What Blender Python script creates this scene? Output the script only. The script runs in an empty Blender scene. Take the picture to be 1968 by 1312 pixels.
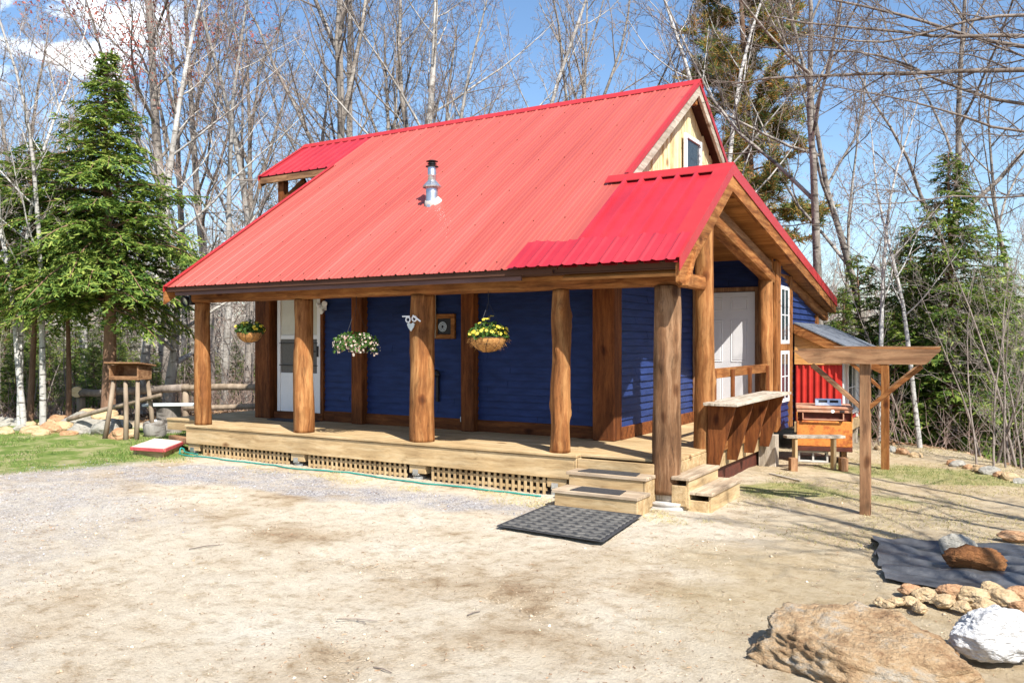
import bpy, math, random
import numpy as np
from mathutils import Vector, Matrix, noise as mn
from math import sin, cos, pi, radians, sqrt, tan, atan2

# ---------------------------------------------------------------- camera, world, sun, exposure
S = bpy.context.scene
COL = S.collection
F, YAW = 1607.1, 0.541
CAM = Vector((11.469, -8.843, 1.34))
cam = bpy.data.cameras.new('camera')
camo = bpy.data.objects.new('camera', cam); COL.objects.link(camo)
cam.sensor_width = 36; cam.lens = F / 1968 * 36; cam.clip_end = 3000; cam.clip_start = .05
camo.location = CAM; camo.rotation_euler = (pi / 2, 0, YAW)
S.camera = camo

SUN_EL, SUN_AZ = radians(47), radians(124)      # azimuth clockwise from +Y
W = bpy.data.worlds.new('World'); S.world = W; W.use_nodes = True
nt = W.node_tree; nt.nodes.clear()
def wn(t, **k):
    n = nt.nodes.new(t)
    for a, b in k.items(): setattr(n, a, b)
    return n
out = wn('ShaderNodeOutputWorld'); bg = wn('ShaderNodeBackground'); sky = wn('ShaderNodeTexSky', sky_type='NISHITA')
sky.sun_disc = False; sky.sun_elevation = SUN_EL; sky.sun_rotation = SUN_AZ
sky.altitude = 300; sky.air_density = 1.0; sky.dust_density = 1.0; sky.ozone_density = 1.5
tc = wn('ShaderNodeTexCoord'); mp = wn('ShaderNodeMapping'); mp.inputs['Scale'].default_value = (1, 1, 2.2)
nz = wn('ShaderNodeTexNoise'); nz.inputs['Scale'].default_value = 10; nz.inputs['Detail'].default_value = 9; nz.inputs['Roughness'].default_value = .52
# cumulus only in one part of the sky (a direction in the world)
cd = Vector((cos(0.0), 0, 0))
dirv = Vector((-.985, .58, .41)).normalized()
dot = wn('ShaderNodeVectorMath', operation='DOT_PRODUCT'); dot.inputs[1].default_value = dirv
r1 = wn('ShaderNodeMapRange'); r1.inputs['From Min'].default_value = .9915; r1.inputs['From Max'].default_value = .9982
r1.inputs['To Min'].default_value = 0; r1.inputs['To Max'].default_value = 1
add = wn('ShaderNodeMath', operation='MULTIPLY')
cr = wn('ShaderNodeValToRGB'); cr.color_ramp.elements[0].position = .44; cr.color_ramp.elements[1].position = .56
mix = wn('ShaderNodeMixRGB'); mix.inputs[2].default_value = (12, 12.2, 12.6, 1)
hsv = wn('ShaderNodeHueSaturation'); hsv.inputs['Saturation'].default_value = 1.12; hsv.inputs['Value'].default_value = 1.15
L = nt.links.new
L(tc.outputs['Generated'], mp.inputs[0]); L(mp.outputs[0], nz.inputs['Vector']); L(tc.outputs['Generated'], dot.inputs[0])
L(dot.outputs['Value'], r1.inputs['Value']); L(cr.outputs[0], add.inputs[0]); L(r1.outputs[0], add.inputs[1])
L(nz.outputs['Fac'], cr.inputs[0]); L(sky.outputs[0], hsv.inputs['Color']); L(add.outputs[0], mix.inputs[0]); L(hsv.outputs[0], mix.inputs[1])
L(mix.outputs[0], bg.inputs['Color']); bg.inputs['Strength'].default_value = .10
L(bg.outputs[0], out.inputs['Surface'])

sl = bpy.data.lights.new('sun', 'SUN'); sl.energy = 5.0; sl.angle = radians(.55); sl.color = (1, .95, .87)
so = bpy.data.objects.new('sun', sl); COL.objects.link(so)
SUNV = Vector((sin(SUN_AZ) * cos(SUN_EL), cos(SUN_AZ) * cos(SUN_EL), sin(SUN_EL)))
so.rotation_euler = SUNV.to_track_quat('Z', 'Y').to_euler(); so.location = (30, -20, 40)
S.view_settings.view_transform = 'Standard'; S.view_settings.look = 'None'; S.view_settings.gamma = 1
S.view_settings.exposure = .86

# ---------------------------------------------------------------- helpers
def at(px, py, d):
    """a point of the place seen at (px,py) from the camera, d metres deep"""
    u, v = (px - 984) / F, -(py - 656) / F
    c, s = cos(YAW), sin(YAW)
    return Vector((CAM.x + d * (u * c - s), CAM.y + d * (u * s + c), CAM.z + d * v))

class MB:
    def __init__(s): s.v = []; s.f = []
    def add(s, vs, fs):
        n = len(s.v); s.v += [tuple(p) for p in vs]; s.f += [tuple(i + n for i in f) for f in fs]; return s
    def box(s, c, size, rot=None, bev=.004):
        hx, hy, hz = size[0] / 2, size[1] / 2, size[2] / 2
        b = min(bev, hx * .45, hy * .45, hz * .45)
        vs = []; idx = {}
        for sx in (-1, 1):
            for sy in (-1, 1):
                for sz in (-1, 1):
                    for ax in range(3):
                        p = [sx * hx, sy * hy, sz * hz]
                        for k in range(3):
                            if k != ax: p[k] -= (sx, sy, sz)[k] * b
                        idx[(sx, sy, sz, ax)] = len(vs); vs.append(Vector(p))
        fs = []
        for ax in range(3):
            o = [k for k in range(3) if k != ax]
            for sg in (-1, 1):
                q = []
                for a, c2 in ((-1, -1), (1, -1), (1, 1), (-1, 1)):
                    k = [0, 0, 0]; k[ax] = sg; k[o[0]] = a; k[o[1]] = c2
                    q.append(idx[(*k, ax)])
                if (sg > 0) == (ax == 1): q.reverse()
                fs.append(q)
        for ax in range(3):          # edges along ax
            o = [k for k in range(3) if k != ax]
            for a in (-1, 1):
                for c2 in (-1, 1):
                    k0 = [0, 0, 0]; k0[ax] = -1; k0[o[0]] = a; k0[o[1]] = c2
                    k1 = list(k0); k1[ax] = 1
                    q = [idx[(*k0, o[0])], idx[(*k1, o[0])], idx[(*k1, o[1])], idx[(*k0, o[1])]]
                    if (a * c2 > 0) != (ax == 1): q.reverse()
                    fs.append(q)
        for sx in (-1, 1):
            for sy in (-1, 1):
                for sz in (-1, 1):
                    q = [idx[(sx, sy, sz, 0)], idx[(sx, sy, sz, 1)], idx[(sx, sy, sz, 2)]]
                    if sx * sy * sz < 0: q.reverse()
                    fs.append(q)
        c = Vector(c)
        if rot is not None: vs = [rot @ p for p in vs]
        return s.add([p + c for p in vs], fs)
    def bar(s, a, b, w, h, up=(0, 0, 1), bev=.004):
        """board from a to b: w across, h along up"""
        a, b = Vector(a), Vector(b); z = (b - a); ln = z.length; z.normalize()
        up = Vector(up); x = up.cross(z).normalized(); y = z.cross(x)
        m = Matrix((x, y, z)).transposed()
        return s.box((a + b) / 2, (w, h, ln), m, bev)
    def b2(s, x0, x1, y0, y1, z0, z1, bev=.004):
        return s.box(((x0 + x1) / 2, (y0 + y1) / 2, (z0 + z1) / 2), (abs(x1 - x0), abs(y1 - y0), abs(z1 - z0)), None, bev)
    def prism(s, poly, d):
        """poly: list of 3d points (planar), extruded by vector d"""
        n = len(poly); p = [Vector(q) for q in poly]; d = Vector(d)
        vs = p + [q + d for q in p]
        nn = Vector((0, 0, 0))
        for i in range(n): nn += (p[i] - p[0]).cross(p[(i + 1) % n] - p[0])
        fs = [list(range(n)), list(range(2 * n - 1, n - 1, -1))] + [[(i + 1) % n, i, i + n, (i + 1) % n + n] for i in range(n)]
        if nn.dot(d) > 0: fs = [f[::-1] for f in fs]
        return s.add(vs, fs)
    def tube(s, pts, rad, n=8, cap=True):
        pts = [Vector(p) for p in pts]; N = len(pts)
        if not hasattr(rad, '__len__'): rad = [rad] * N
        t = (pts[1] - pts[0]).normalized()
        x = t.cross(Vector((0, 0, 1)));
        if x.length < .1: x = t.cross(Vector((0, 1, 0)))
        x.normalize(); vs = []; fs = []
        for i in range(N):
            if i: t = (pts[min(i + 1, N - 1)] - pts[i - 1]).normalized()
            x = (x - t * x.dot(t)).normalized(); y = t.cross(x)
            for k in range(n):
                a = 2 * pi * k / n; vs.append(pts[i] + (x * cos(a) + y * sin(a)) * rad[i])
        for i in range(N - 1):
            for k in range(n):
                k2 = (k + 1) % n; fs.append((i * n + k, i * n + k2, (i + 1) * n + k2, (i + 1) * n + k))
        if cap: fs.append(tuple(range(n - 1, -1, -1))); fs.append(tuple((N - 1) * n + k for k in range(n)))
        return s.add(vs, fs)
    def lathe(s, prof, c, n=24, axis=None):
        c = Vector(c); N = len(prof); vs = []; fs = []
        for r, z in prof:
            for k in range(n):
                a = 2 * pi * k / n; p = Vector((r * cos(a), r * sin(a), z))
                if axis is not None: p = axis @ p
                vs.append(c + p)
        for i in range(N - 1):
            for k in range(n):
                k2 = (k + 1) % n; fs.append((i * n + k, i * n + k2, (i + 1) * n + k2, (i + 1) * n + k))
        return s.add(vs, fs)
    def build(s, name, m, parent=None, smooth=False, loc=None):
        me = bpy.data.meshes.new(name); me.from_pydata(s.v, [], s.f); me.update()
        if smooth: me.polygons.foreach_set('use_smooth', [True] * len(me.polygons))
        o = bpy.data.objects.new(name, me); COL.objects.link(o)
        if m: me.materials.append(m)
        if parent: o.parent = parent
        if loc: o.location = loc
        return o

def tag(o, label=None, cat=None, group=None, kind=None):
    if label: o['label'] = label
    if cat: o['category'] = cat
    if group: o['group'] = group
    if kind: o['kind'] = kind
    return o
def thing(name, label, cat, group=None, loc=(0, 0, 0)):
    o = bpy.data.objects.new(name, None); COL.objects.link(o); o.location = loc; o.empty_display_size = .1
    return tag(o, label, cat, group)
def copy_tree(o, parent=None):
    c = o.copy(); COL.objects.link(c)
    c.parent = parent
    for ch in [x for x in KIDS.get(o.name, [])]: copy_tree(ch, c)
    return c
KIDS = {}
def kids(*roots):
    for r in roots:
        for o in bpy.data.objects:
            if o.parent == r: KIDS.setdefault(r.name, []); (o not in KIDS[r.name]) and KIDS[r.name].append(o)

# value noise (numpy) for the ground
_rs = np.random.RandomState(5); _T = _rs.rand(256, 256)
def vn(x, y, f=1.0, o=0):
    x = np.asarray(x, float) * f + o * 17.3; y = np.asarray(y, float) * f + o * 9.7
    xi = np.floor(x).astype(int); yi = np.floor(y).astype(int); u = x - xi; v = y - yi
    u = u * u * (3 - 2 * u); v = v * v * (3 - 2 * v)
    g = lambda a, b: _T[a % 256, b % 256]
    return (g(xi, yi) * (1 - u) + g(xi + 1, yi) * u) * (1 - v) + (g(xi, yi + 1) * (1 - u) + g(xi + 1, yi + 1) * u) * v
def fbm(x, y, f=1.0, o=0, k=4):
    a = 0; w = .5
    for i in range(k): a = a + w * vn(x, y, f, o + i); f *= 2.03; w *= .5
    return a / (1 - .5 ** k)
def sst(x, a, b):
    t = np.clip((x - a) / (b - a), 0, 1); return t * t * (3 - 2 * t)

# ---------------------------------------------------------------- materials
def newmat(name):
    m = bpy.data.materials.new(name); m.use_nodes = True; n = m.node_tree; n.nodes.clear()
    o = n.nodes.new('ShaderNodeOutputMaterial'); b = n.nodes.new('ShaderNodeBsdfPrincipled'); n.links.new(b.outputs[0], o.inputs[0])
    return m, n, b
def N(n, t, ins=None, **k):
    x = n.nodes.new(t)
    for a, b in k.items(): setattr(x, a, b)
    for a, b in (ins or {}).items():
        if hasattr(b, 'is_output') or isinstance(b, bpy.types.NodeSocket): n.links.new(b, x.inputs[a])
        else: x.inputs[a].default_value = b
    return x
def ramp(n, fac, stops):
    r = n.nodes.new('ShaderNodeValToRGB'); e = r.color_ramp.elements
    while len(e) < len(stops): e.new(.5)
    for i, (p, c) in enumerate(stops): e[i].position = p; e[i].color = (*c, 1) if len(c) == 3 else c
    n.links.new(fac, r.inputs[0]); return r.outputs[0]
def mixc(n, fac, a, b, mode='MIX'):
    x = n.nodes.new('ShaderNodeMixRGB'); x.blend_type = mode
    for i, v in ((0, fac), (1, a), (2, b)):
        if isinstance(v, bpy.types.NodeSocket): n.links.new(v, x.inputs[i])
        else: x.inputs[i].default_value = v if i == 0 else (*v, 1)
    return x.outputs[0]
def surf(name, cols, scale=5, st=(1, 1, 1), rough=.8, bump=.3, bscale=40, bst=None, spec=.3, metal=0, detail=7, dist=.006, rnd=0, trans=0, nrough=.6, coat=0):
    m, n, b = newmat(name)
    t = N(n, 'ShaderNodeTexCoord'); mp = N(n, 'ShaderNodeMapping', {'Vector': t.outputs['Object'], 'Scale': st})
    z = N(n, 'ShaderNodeTexNoise', {'Vector': mp.outputs[0], 'Scale': scale, 'Detail': detail, 'Roughness': nrough})
    k = len(cols); c = ramp(n, z.outputs['Fac'], [(.3 + .4 * i / max(1, k - 1), cols[i]) for i in range(k)]) if k > 1 else None
    if k == 1: b.inputs['Base Color'].default_value = (*cols[0], 1)
    elif rnd:
        oi = N(n, 'ShaderNodeNewGeometry'); mr = N(n, 'ShaderNodeMapRange', {'Value': oi.outputs['Random Per Island'], 'To Min': 1 - rnd, 'To Max': 1 + rnd})
        hs = N(n, 'ShaderNodeHueSaturation', {'Color': c, 'Value': mr.outputs[0]}); n.links.new(hs.outputs[0], b.inputs['Base Color'])
    else: n.links.new(c, b.inputs['Base Color'])
    b.inputs['Roughness'].default_value = rough; b.inputs['Specular IOR Level'].default_value = spec; b.inputs['Metallic'].default_value = metal
    if coat: b.inputs['Coat Weight'].default_value = coat
    if bump:
        mp2 = N(n, 'ShaderNodeMapping', {'Vector': t.outputs['Object'], 'Scale': bst or st})
        z2 = N(n, 'ShaderNodeTexNoise', {'Vector': mp2.outputs[0], 'Scale': bscale, 'Detail': 5, 'Roughness': .65})
        bp = N(n, 'ShaderNodeBump', {'Height': z2.outputs['Fac'], 'Strength': bump, 'Distance': dist}); n.links.new(bp.outputs[0], b.inputs['Normal'])
    return m
def wood(name, dark, mid, light, axis='z', scale=14, rough=.75, knots=True, spec=.2, bump=.5, blot=.35, crack=.8):
    """sawn or peeled wood: grain stretched along one axis, blotches, knots, cracks"""
    m, n, b = newmat(name)
    ai = 'xyz'.index(axis); st = [1, 1, 1]; st[ai] = .07
    t = N(n, 'ShaderNodeTexCoord'); oc = t.outputs['Object']
    w = N(n, 'ShaderNodeTexNoise', {'Vector': oc, 'Scale': 2.2, 'Detail': 3})
    ow = N(n, 'ShaderNodeVectorMath', {0: w.outputs['Color'], 1: (.10, .10, .10)}, operation='MULTIPLY')
    ov = N(n, 'ShaderNodeVectorMath', {0: oc, 1: ow.outputs[0]}, operation='ADD')
    mp = N(n, 'ShaderNodeMapping', {'Vector': ov.outputs[0], 'Scale': st})
    z = N(n, 'ShaderNodeTexNoise', {'Vector': mp.outputs[0], 'Scale': scale, 'Detail': 8, 'Roughness': .7})
    c = ramp(n, z.outputs['Fac'], [(.28, dark), (.47, mid), (.62, light), (.75, mid)])
    z3 = N(n, 'ShaderNodeTexNoise', {'Vector': oc, 'Scale': 1.7, 'Detail': 5})
    bl = ramp(n, z3.outputs['Fac'], [(.35, (1 - blot,) * 3), (.65, (1.0,) * 3)])
    c = mixc(n, 1, c, bl, 'MULTIPLY')
    fine = N(n, 'ShaderNodeTexNoise', {'Vector': mp.outputs[0], 'Scale': scale * 2.8, 'Detail': 7, 'Roughness': .75})
    fr = ramp(n, fine.outputs['Fac'], [(.30, (.28,) * 3), (.38, (.62,) * 3), (.46, (1.0,) * 3), (.7, (1.22,) * 3)])
    c = mixc(n, crack, c, fr, 'MULTIPLY')
    if knots:
        ks = [1, 1, 1]; ks[ai] = .55
        mk = N(n, 'ShaderNodeMapping', {'Vector': ov.outputs[0], 'Scale': ks})
        vo = N(n, 'ShaderNodeTexVoronoi', {'Vector': mk.outputs[0], 'Scale': 2.6}, feature='F1')
        kr = ramp(n, vo.outputs['Distance'], [(.045, (.22, .14, .1)), (.10, (.62, .5, .42)), (.14, (1, 1, 1))])
        c = mixc(n, .85, c, kr, 'MULTIPLY')
    n.links.new(c, b.inputs['Base Color'])
    b.inputs['Roughness'].default_value = rough; b.inputs['Specular IOR Level'].default_value = spec
    bp = N(n, 'ShaderNodeBump', {'Height': fine.outputs['Fac'], 'Strength': bump, 'Distance': .006}); n.links.new(bp.outputs[0], b.inputs['Normal'])
    return m
M = {}
st_d, st_m, st_l = (.085, .030, .009), (.26, .095, .026), (.44, .20, .065)
for a in 'xyz':
    M['stain_' + a] = wood('stained_timber_' + a, st_d, st_m, st_l, a)
    M['brown_' + a] = wood('brown_trim_' + a, (.055, .018, .006), (.15, .046, .013), (.25, .085, .024), a, knots=True)
    M['pine_' + a] = wood('fresh_pine_' + a, (.27, .175, .085), (.46, .32, .165), (.57, .43, .25), a, blot=.2, crack=.5)
    M['grey_' + a] = wood('weathered_boards_' + a, (.22, .18, .14), (.42, .36, .28), (.56, .50, .42), a, blot=.25)
    M['dull_' + a] = wood('dull_brown_lumber_' + a, (.14, .065, .032), (.29, .15, .075), (.42, .24, .125), a)
M['log_old'] = wood('weathered_peeled_log', (.06, .028, .015), (.19, .095, .045), (.34, .20, .11), 'z', scale=11, blot=.45, crack=1)
M['log'] = wood('peeled_log', (.075, .026, .009), (.27, .105, .032), (.46, .23, .085), 'z', scale=11, blot=.4, crack=.9)
M['logbeam'] = wood('peeled_log_beam', (.085, .028, .009), (.27, .10, .03), (.44, .20, .065), 'x', scale=11, blot=.4, crack=.9)
M['tread'] = wood('step_boards', (.24, .17, .11), (.42, .32, .22), (.55, .45, .33), 'x', blot=.3, crack=.8)
M['tready'] = wood('step_boards_side', (.24, .17, .11), (.42, .32, .22), (.55, .45, .33), 'y', blot=.3, crack=.8)
M['blue'] = surf('blue_siding', [(.010, .022, .085), (.020, .042, .155)], scale=3, st=(1, 1, 4), rough=.55, bump=.2, bscale=60)
M['redside'] = surf('red_siding', [(.40, .022, .016), (.55, .04, .028)], scale=4, rough=.6, bump=.2)
M['pinkroof'] = surf('faded_red_metal', [(.31, .056, .042), (.385, .074, .055), (.43, .092, .072)], scale=1.6, st=(1.6, .12, .12), rough=.42, bump=.03, bscale=20, spec=.5)
M['redroof'] = surf('crimson_metal', [(.34, .016, .026), (.43, .028, .038)], scale=1.5, rough=.36, bump=.04, bscale=9, spec=.5)
M['redtrim'] = surf('red_trim_metal', [(.36, .020, .022), (.44, .03, .030)], scale=2, rough=.4, bump=.02, spec=.5)
M['drip'] = surf('purple_brown_strip', [(.085, .045, .045), (.15, .085, .08)], scale=6, st=(.3, 1, 1), rough=.6)
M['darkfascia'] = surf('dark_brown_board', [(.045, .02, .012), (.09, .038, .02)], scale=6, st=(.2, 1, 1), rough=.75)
M['soffit'] = wood('soffit_boards', (.20, .075, .02), (.36, .15, .042), (.48, .22, .07), 'x', scale=9, blot=.3)
M['white'] = surf('white_paint', [(.72, .73, .74), (.80, .80, .80)], scale=4, rough=.45, bump=.05)
M['door_cream'] = surf('cream_door_glass', [(.52, .50, .42), (.60, .58, .50)], scale=5, rough=.3, bump=0)
M['greydoor'] = surf('pale_grey_door', [(.60, .59, .60), (.66, .65, .65)], scale=3, rough=.5, bump=.05)
M['screen'] = surf('dark_screen', [(.10, .095, .09), (.14, .13, .12)], scale=30, rough=.4, bump=0)
M['black'] = surf('black_metal', [(.012, .012, .014), (.025, .025, .027)], scale=20, rough=.5, bump=.1)
M['rubber'] = surf('black_rubber', [(.03, .032, .036), (.06, .06, .065)], scale=30, rough=.7, bump=.5, bscale=200)
M['matgrey'] = surf('chevron_rubber', [(.06, .06, .06), (.15, .143, .13)], scale=9, rough=.7, bump=.4, bscale=160)
M['tarp'] = surf('black_plastic_sheet', [(.03, .031, .034), (.11, .112, .118)], scale=4, rough=.30, bump=.6, bscale=14, spec=.7, dist=.02)
M['steel'] = surf('galvanised_steel', [(.45, .47, .50), (.72, .74, .76)], scale=14, rough=.3, bump=.05, metal=.85)
M['concrete'] = surf('concrete', [(.36, .34, .31), (.55, .53, .49)], scale=9, rough=.9, bump=.6, bscale=60)
M['hose'] = surf('teal_hose', [(.012, .20, .17), (.03, .30, .25)], scale=8, rough=.35, bump=0)
M['rust'] = surf('rusty_orange_paint', [(.16, .04, .018), (.42, .12, .03), (.62, .24, .05), (.40, .09, .03)], scale=7, rough=.6, bump=.3, bscale=50, detail=12, nrough=.75)
M['rusttop'] = surf('rusty_lid', [(.22, .08, .04), (.42, .20, .12), (.50, .32, .22)], scale=5, rough=.7, bump=.3, detail=10)
M['rustdark'] = surf('dark_rust', [(.055, .018, .012), (.12, .03, .018)], scale=9, rough=.7, bump=.3)
M['shingle'] = surf('grey_shingles', [(.07, .08, .10), (.17, .19, .22)], scale=16, rough=.85, bump=.5, bscale=90)
M['goldboard'] = wood('yellow_batten_boards', (.46, .33, .15), (.74, .60, .34), (.84, .74, .50), 'z', scale=9, blot=.2)
M['orangeply'] = wood('orange_plywood', (.38, .16, .05), (.58, .28, .09), (.66, .36, .13), 'x', scale=6, blot=.2)
M['coir'] = surf('coconut_liner', [(.24, .10, .03), (.55, .30, .10)], scale=40, rough=.95, bump=.8, bscale=120)
M['dirtwood'] = surf('bark_free_log', [(.15, .11, .075), (.36, .285, .21)], scale=9, st=(1, 1, .2), rough=.9, bump=.8)
M['cutend'] = surf('cut_log_end', [(.60, .46, .25), (.74, .62, .42)], scale=20, rough=.85)
M['cedarred'] = surf('faded_red_plank', [(.36, .05, .06), (.50, .10, .10)], scale=12, rough=.8)
M['plankpink'] = surf('sunbleached_plank', [(.52, .40, .34), (.70, .60, .52)], scale=6, st=(.2, 1, 1), rough=.85)
M['plankblue'] = surf('pale_plank', [(.50, .55, .56), (.66, .68, .66)], scale=6, rough=.8)

def glassmat(name, col, rough=.05):
    m, n, b = newmat(name); b.inputs['Base Color'].default_value = (*col, 1); b.inputs['Roughness'].default_value = rough
    b.inputs['Specular IOR Level'].default_value = .35
    return m
M['glass'] = glassmat('window_glass', (.035, .05, .06), .12)

def leafmat(name, cols, scale=.6, trans=.35, rough=.6):
    m, n, b = newmat(name)
    g = N(n, 'ShaderNodeNewGeometry'); t = N(n, 'ShaderNodeTexCoord'); oi = N(n, 'ShaderNodeObjectInfo')
    z = N(n, 'ShaderNodeTexNoise', {'Vector': t.outputs['Object'], 'Scale': scale, 'Detail': 4})
    a = N(n, 'ShaderNodeMath', {0: z.outputs['Fac'], 1: g.outputs['Random Per Island']}, operation='ADD')
    a2 = N(n, 'ShaderNodeMath', {0: a.outputs[0], 1: .5}, operation='MULTIPLY')
    c = ramp(n, a2.outputs[0], [(.2 + .6 * i / (len(cols) - 1), cols[i]) for i in range(len(cols))])
    mr = N(n, 'ShaderNodeMapRange', {'Value': oi.outputs['Random'], 'To Min': .8, 'To Max': 1.2})
    hs = N(n, 'ShaderNodeHueSaturation', {'Color': c, 'Value': mr.outputs[0]})
    n.links.new(hs.outputs[0], b.inputs['Base Color']); b.inputs['Roughness'].default_value = rough; b.inputs['Specular IOR Level'].default_value = .25
    tr = N(n, 'ShaderNodeBsdfTranslucent', {'Color': hs.outputs[0]})
    mx = N(n, 'ShaderNodeMixShader', {0: trans, 1: b.outputs[0], 2: tr.outputs[0]})
    o = [x for x in n.nodes if x.type == 'OUTPUT_MATERIAL'][0]; n.links.new(mx.outputs[0], o.inputs[0])
    return m
M['hemleaf'] = leafmat('hemlock_needles', [(.026, .070, .014), (.085, .160, .028), (.21, .30, .05), (.42, .46, .11)])
M['darkleaf'] = leafmat('dark_needles', [(.020, .042, .014), (.045, .090, .020), (.12, .17, .035)])
M['pineleaf'] = leafmat('pine_needles', [(.06, .12, .06), (.17, .24, .07), (.40, .28, .08), (.55, .22, .08)], scale=.9)
M['bud_red'] = leafmat('red_buds', [(.28, .07, .05), (.42, .14, .10)], trans=.3)
M['bud_green'] = leafmat('green_buds', [(.25, .26, .07), (.42, .40, .14)], trans=.3)
M['grass'] = leafmat('grass_blades', [(.07, .14, .03), (.15, .25, .05), (.36, .36, .13)], scale=.8, trans=.3)
M['drygrass'] = leafmat('dry_grass', [(.28, .25, .09), (.45, .38, .17), (.56, .48, .26)], scale=.8, trans=.2)
M['litter'] = leafmat('dead_leaves', [(.16, .09, .05), (.30, .18, .10), (.42, .29, .18)], scale=.8, trans=.1)
M['petal_yellow'] = leafmat('yellow_petals', [(.75, .55, .03), (.85, .78, .15)])
M['petal_pale'] = leafmat('pale_petals', [(.60, .52, .42), (.75, .72, .62), (.62, .20, .16)])
M['flowerleaf'] = leafmat('flower_leaves', [(.03, .08, .015), (.09, .18, .03)])

def barkmat(name, cols, scale=3.5, blotch=None):
    m, n, b = newmat(name)
    t = N(n, 'ShaderNodeTexCoord'); oi = N(n, 'ShaderNodeObjectInfo')
    mp = N(n, 'ShaderNodeMapping', {'Vector': t.outputs['Object'], 'Scale': (1, 1, .3)})
    z = N(n, 'ShaderNodeTexNoise', {'Vector': mp.outputs[0], 'Scale': scale, 'Detail': 9, 'Roughness': .72})
    c = ramp(n, z.outputs['Fac'], [(.3 + .4 * i / (len(cols) - 1), cols[i]) for i in range(len(cols))])
    if blotch:
        z2 = N(n, 'ShaderNodeTexNoise', {'Vector': N(n, 'ShaderNodeMapping', {'Vector': t.outputs['Object'], 'Scale': (.6, .6, 2.6)}).outputs[0], 'Scale': 5, 'Detail': 6})
        f = ramp(n, z2.outputs['Fac'], [(.56, (0, 0, 0)), (.62, (1, 1, 1))]); c = mixc(n, f, c, blotch)
    mr = N(n, 'ShaderNodeMapRange', {'Value': oi.outputs['Random'], 'To Min': .78, 'To Max': 1.15})
    hs = N(n, 'ShaderNodeHueSaturation', {'Color': c, 'Value': mr.outputs[0]}); n.links.new(hs.outputs[0], b.inputs['Base Color'])
    b.inputs['Roughness'].default_value = .9; b.inputs['Specular IOR Level'].default_value = .15
    z3 = N(n, 'ShaderNodeTexNoise', {'Vector': mp.outputs[0], 'Scale': 24, 'Detail': 6})
    bp = N(n, 'ShaderNodeBump', {'Height': z3.outputs['Fac'], 'Strength': .8, 'Distance': .02}); n.links.new(bp.outputs[0], b.inputs['Normal'])
    return m
M['bark_maple'] = barkmat('maple_bark', [(.09, .08, .07), (.27, .24, .21), (.46, .43, .38)], blotch=(.09, .08, .07))
M['bark_pale'] = barkmat('pale_bark', [(.17, .16, .145), (.36, .34, .31), (.53, .51, .47)], blotch=(.16, .14, .12))
M['bark_white'] = barkmat('birch_bark', [(.38, .365, .34), (.60, .58, .55)], blotch=(.10, .09, .08))
M['bark_dark'] = barkmat('dark_bark', [(.08, .065, .055), (.19, .155, .13), (.32, .27, .23)])
M['bark_hem'] = barkmat('hemlock_bark', [(.08, .045, .028), (.19, .115, .075), (.30, .20, .14)])
M['twig'] = barkmat('grey_twigs', [(.17, .14, .12), (.33, .285, .25)])
M['twig_pink'] = barkmat('pinkish_twigs', [(.24, .165, .13), (.42, .31, .26)])
M['twig_dark'] = barkmat('dark_twigs', [(.10, .08, .07), (.20, .165, .14)])

# ---------------------------------------------------------------- ground
def terrain(x, y):
    x = np.asarray(x, float); y = np.asarray(y, float)
    z = -.49 + .05 * sst(-x, -2, 3) * (y > -50)
    z = z - .03 * sst(x, 4, 8)
    d1 = (x - 9.9) * .84 + (y - 7.2) * .55 - .35 * np.sin(x * 1.3)
    d1 = np.where(y < -4, d1 - (-4 - y) * 1.2, d1)
    s1 = np.clip(d1, 0, None); z = z - np.minimum(.42 * s1 * sst(s1, 0, 1.2), 5 + .05 * s1)
    d2 = np.clip(y - 9.5, 0, None); z = z - .06 * d2 * sst(x, -16, 6)
    d3 = np.clip(-x - 7.5 + .6 * np.clip(y - 2, 0, 40), 0, None); z = z - .07 * d3
    z = np.maximum(z, -9.5)
    z = z + (fbm(x, y, .45, 1, 3) - .5) * .07 * (1 - np.exp(-((x - 4) ** 2 + (y - 4) ** 2) / 60) * .6)
    z = z + (fbm(x, y, 2.6, 3, 3) - .5) * .028
    return z
def TZ(x, y): return float(terrain(np.array([x]), np.array([y]))[0])
def axis_pts(lo, hi, flo, fhi, fine, grow=1.16):
    a = list(np.arange(flo, fhi, fine)); s = fine; p = a[-1]
    while p < hi: s *= grow; p += s; a.append(min(p, hi))
    s = fine; p = a[0]; b = []
    while p > lo: s *= grow; p -= s; b.append(max(p, lo))
    return np.array(b[::-1] + a)
gx = axis_pts(-900, 900, -5, 13.5, .055); gy = axis_pts(-200, 1400, -6.8, 9, .06)
X, Y = np.meshgrid(gx, gy); Z = terrain(X, Y)
fine = np.exp(-((X - 8) ** 2 + (Y + 3) ** 2) / 120)
Z += (fbm(X, Y, 9, 7, 3) - .5) * .020 * fine + (fbm(X, Y, 22, 8, 2) - .5) * .008 * fine
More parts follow.
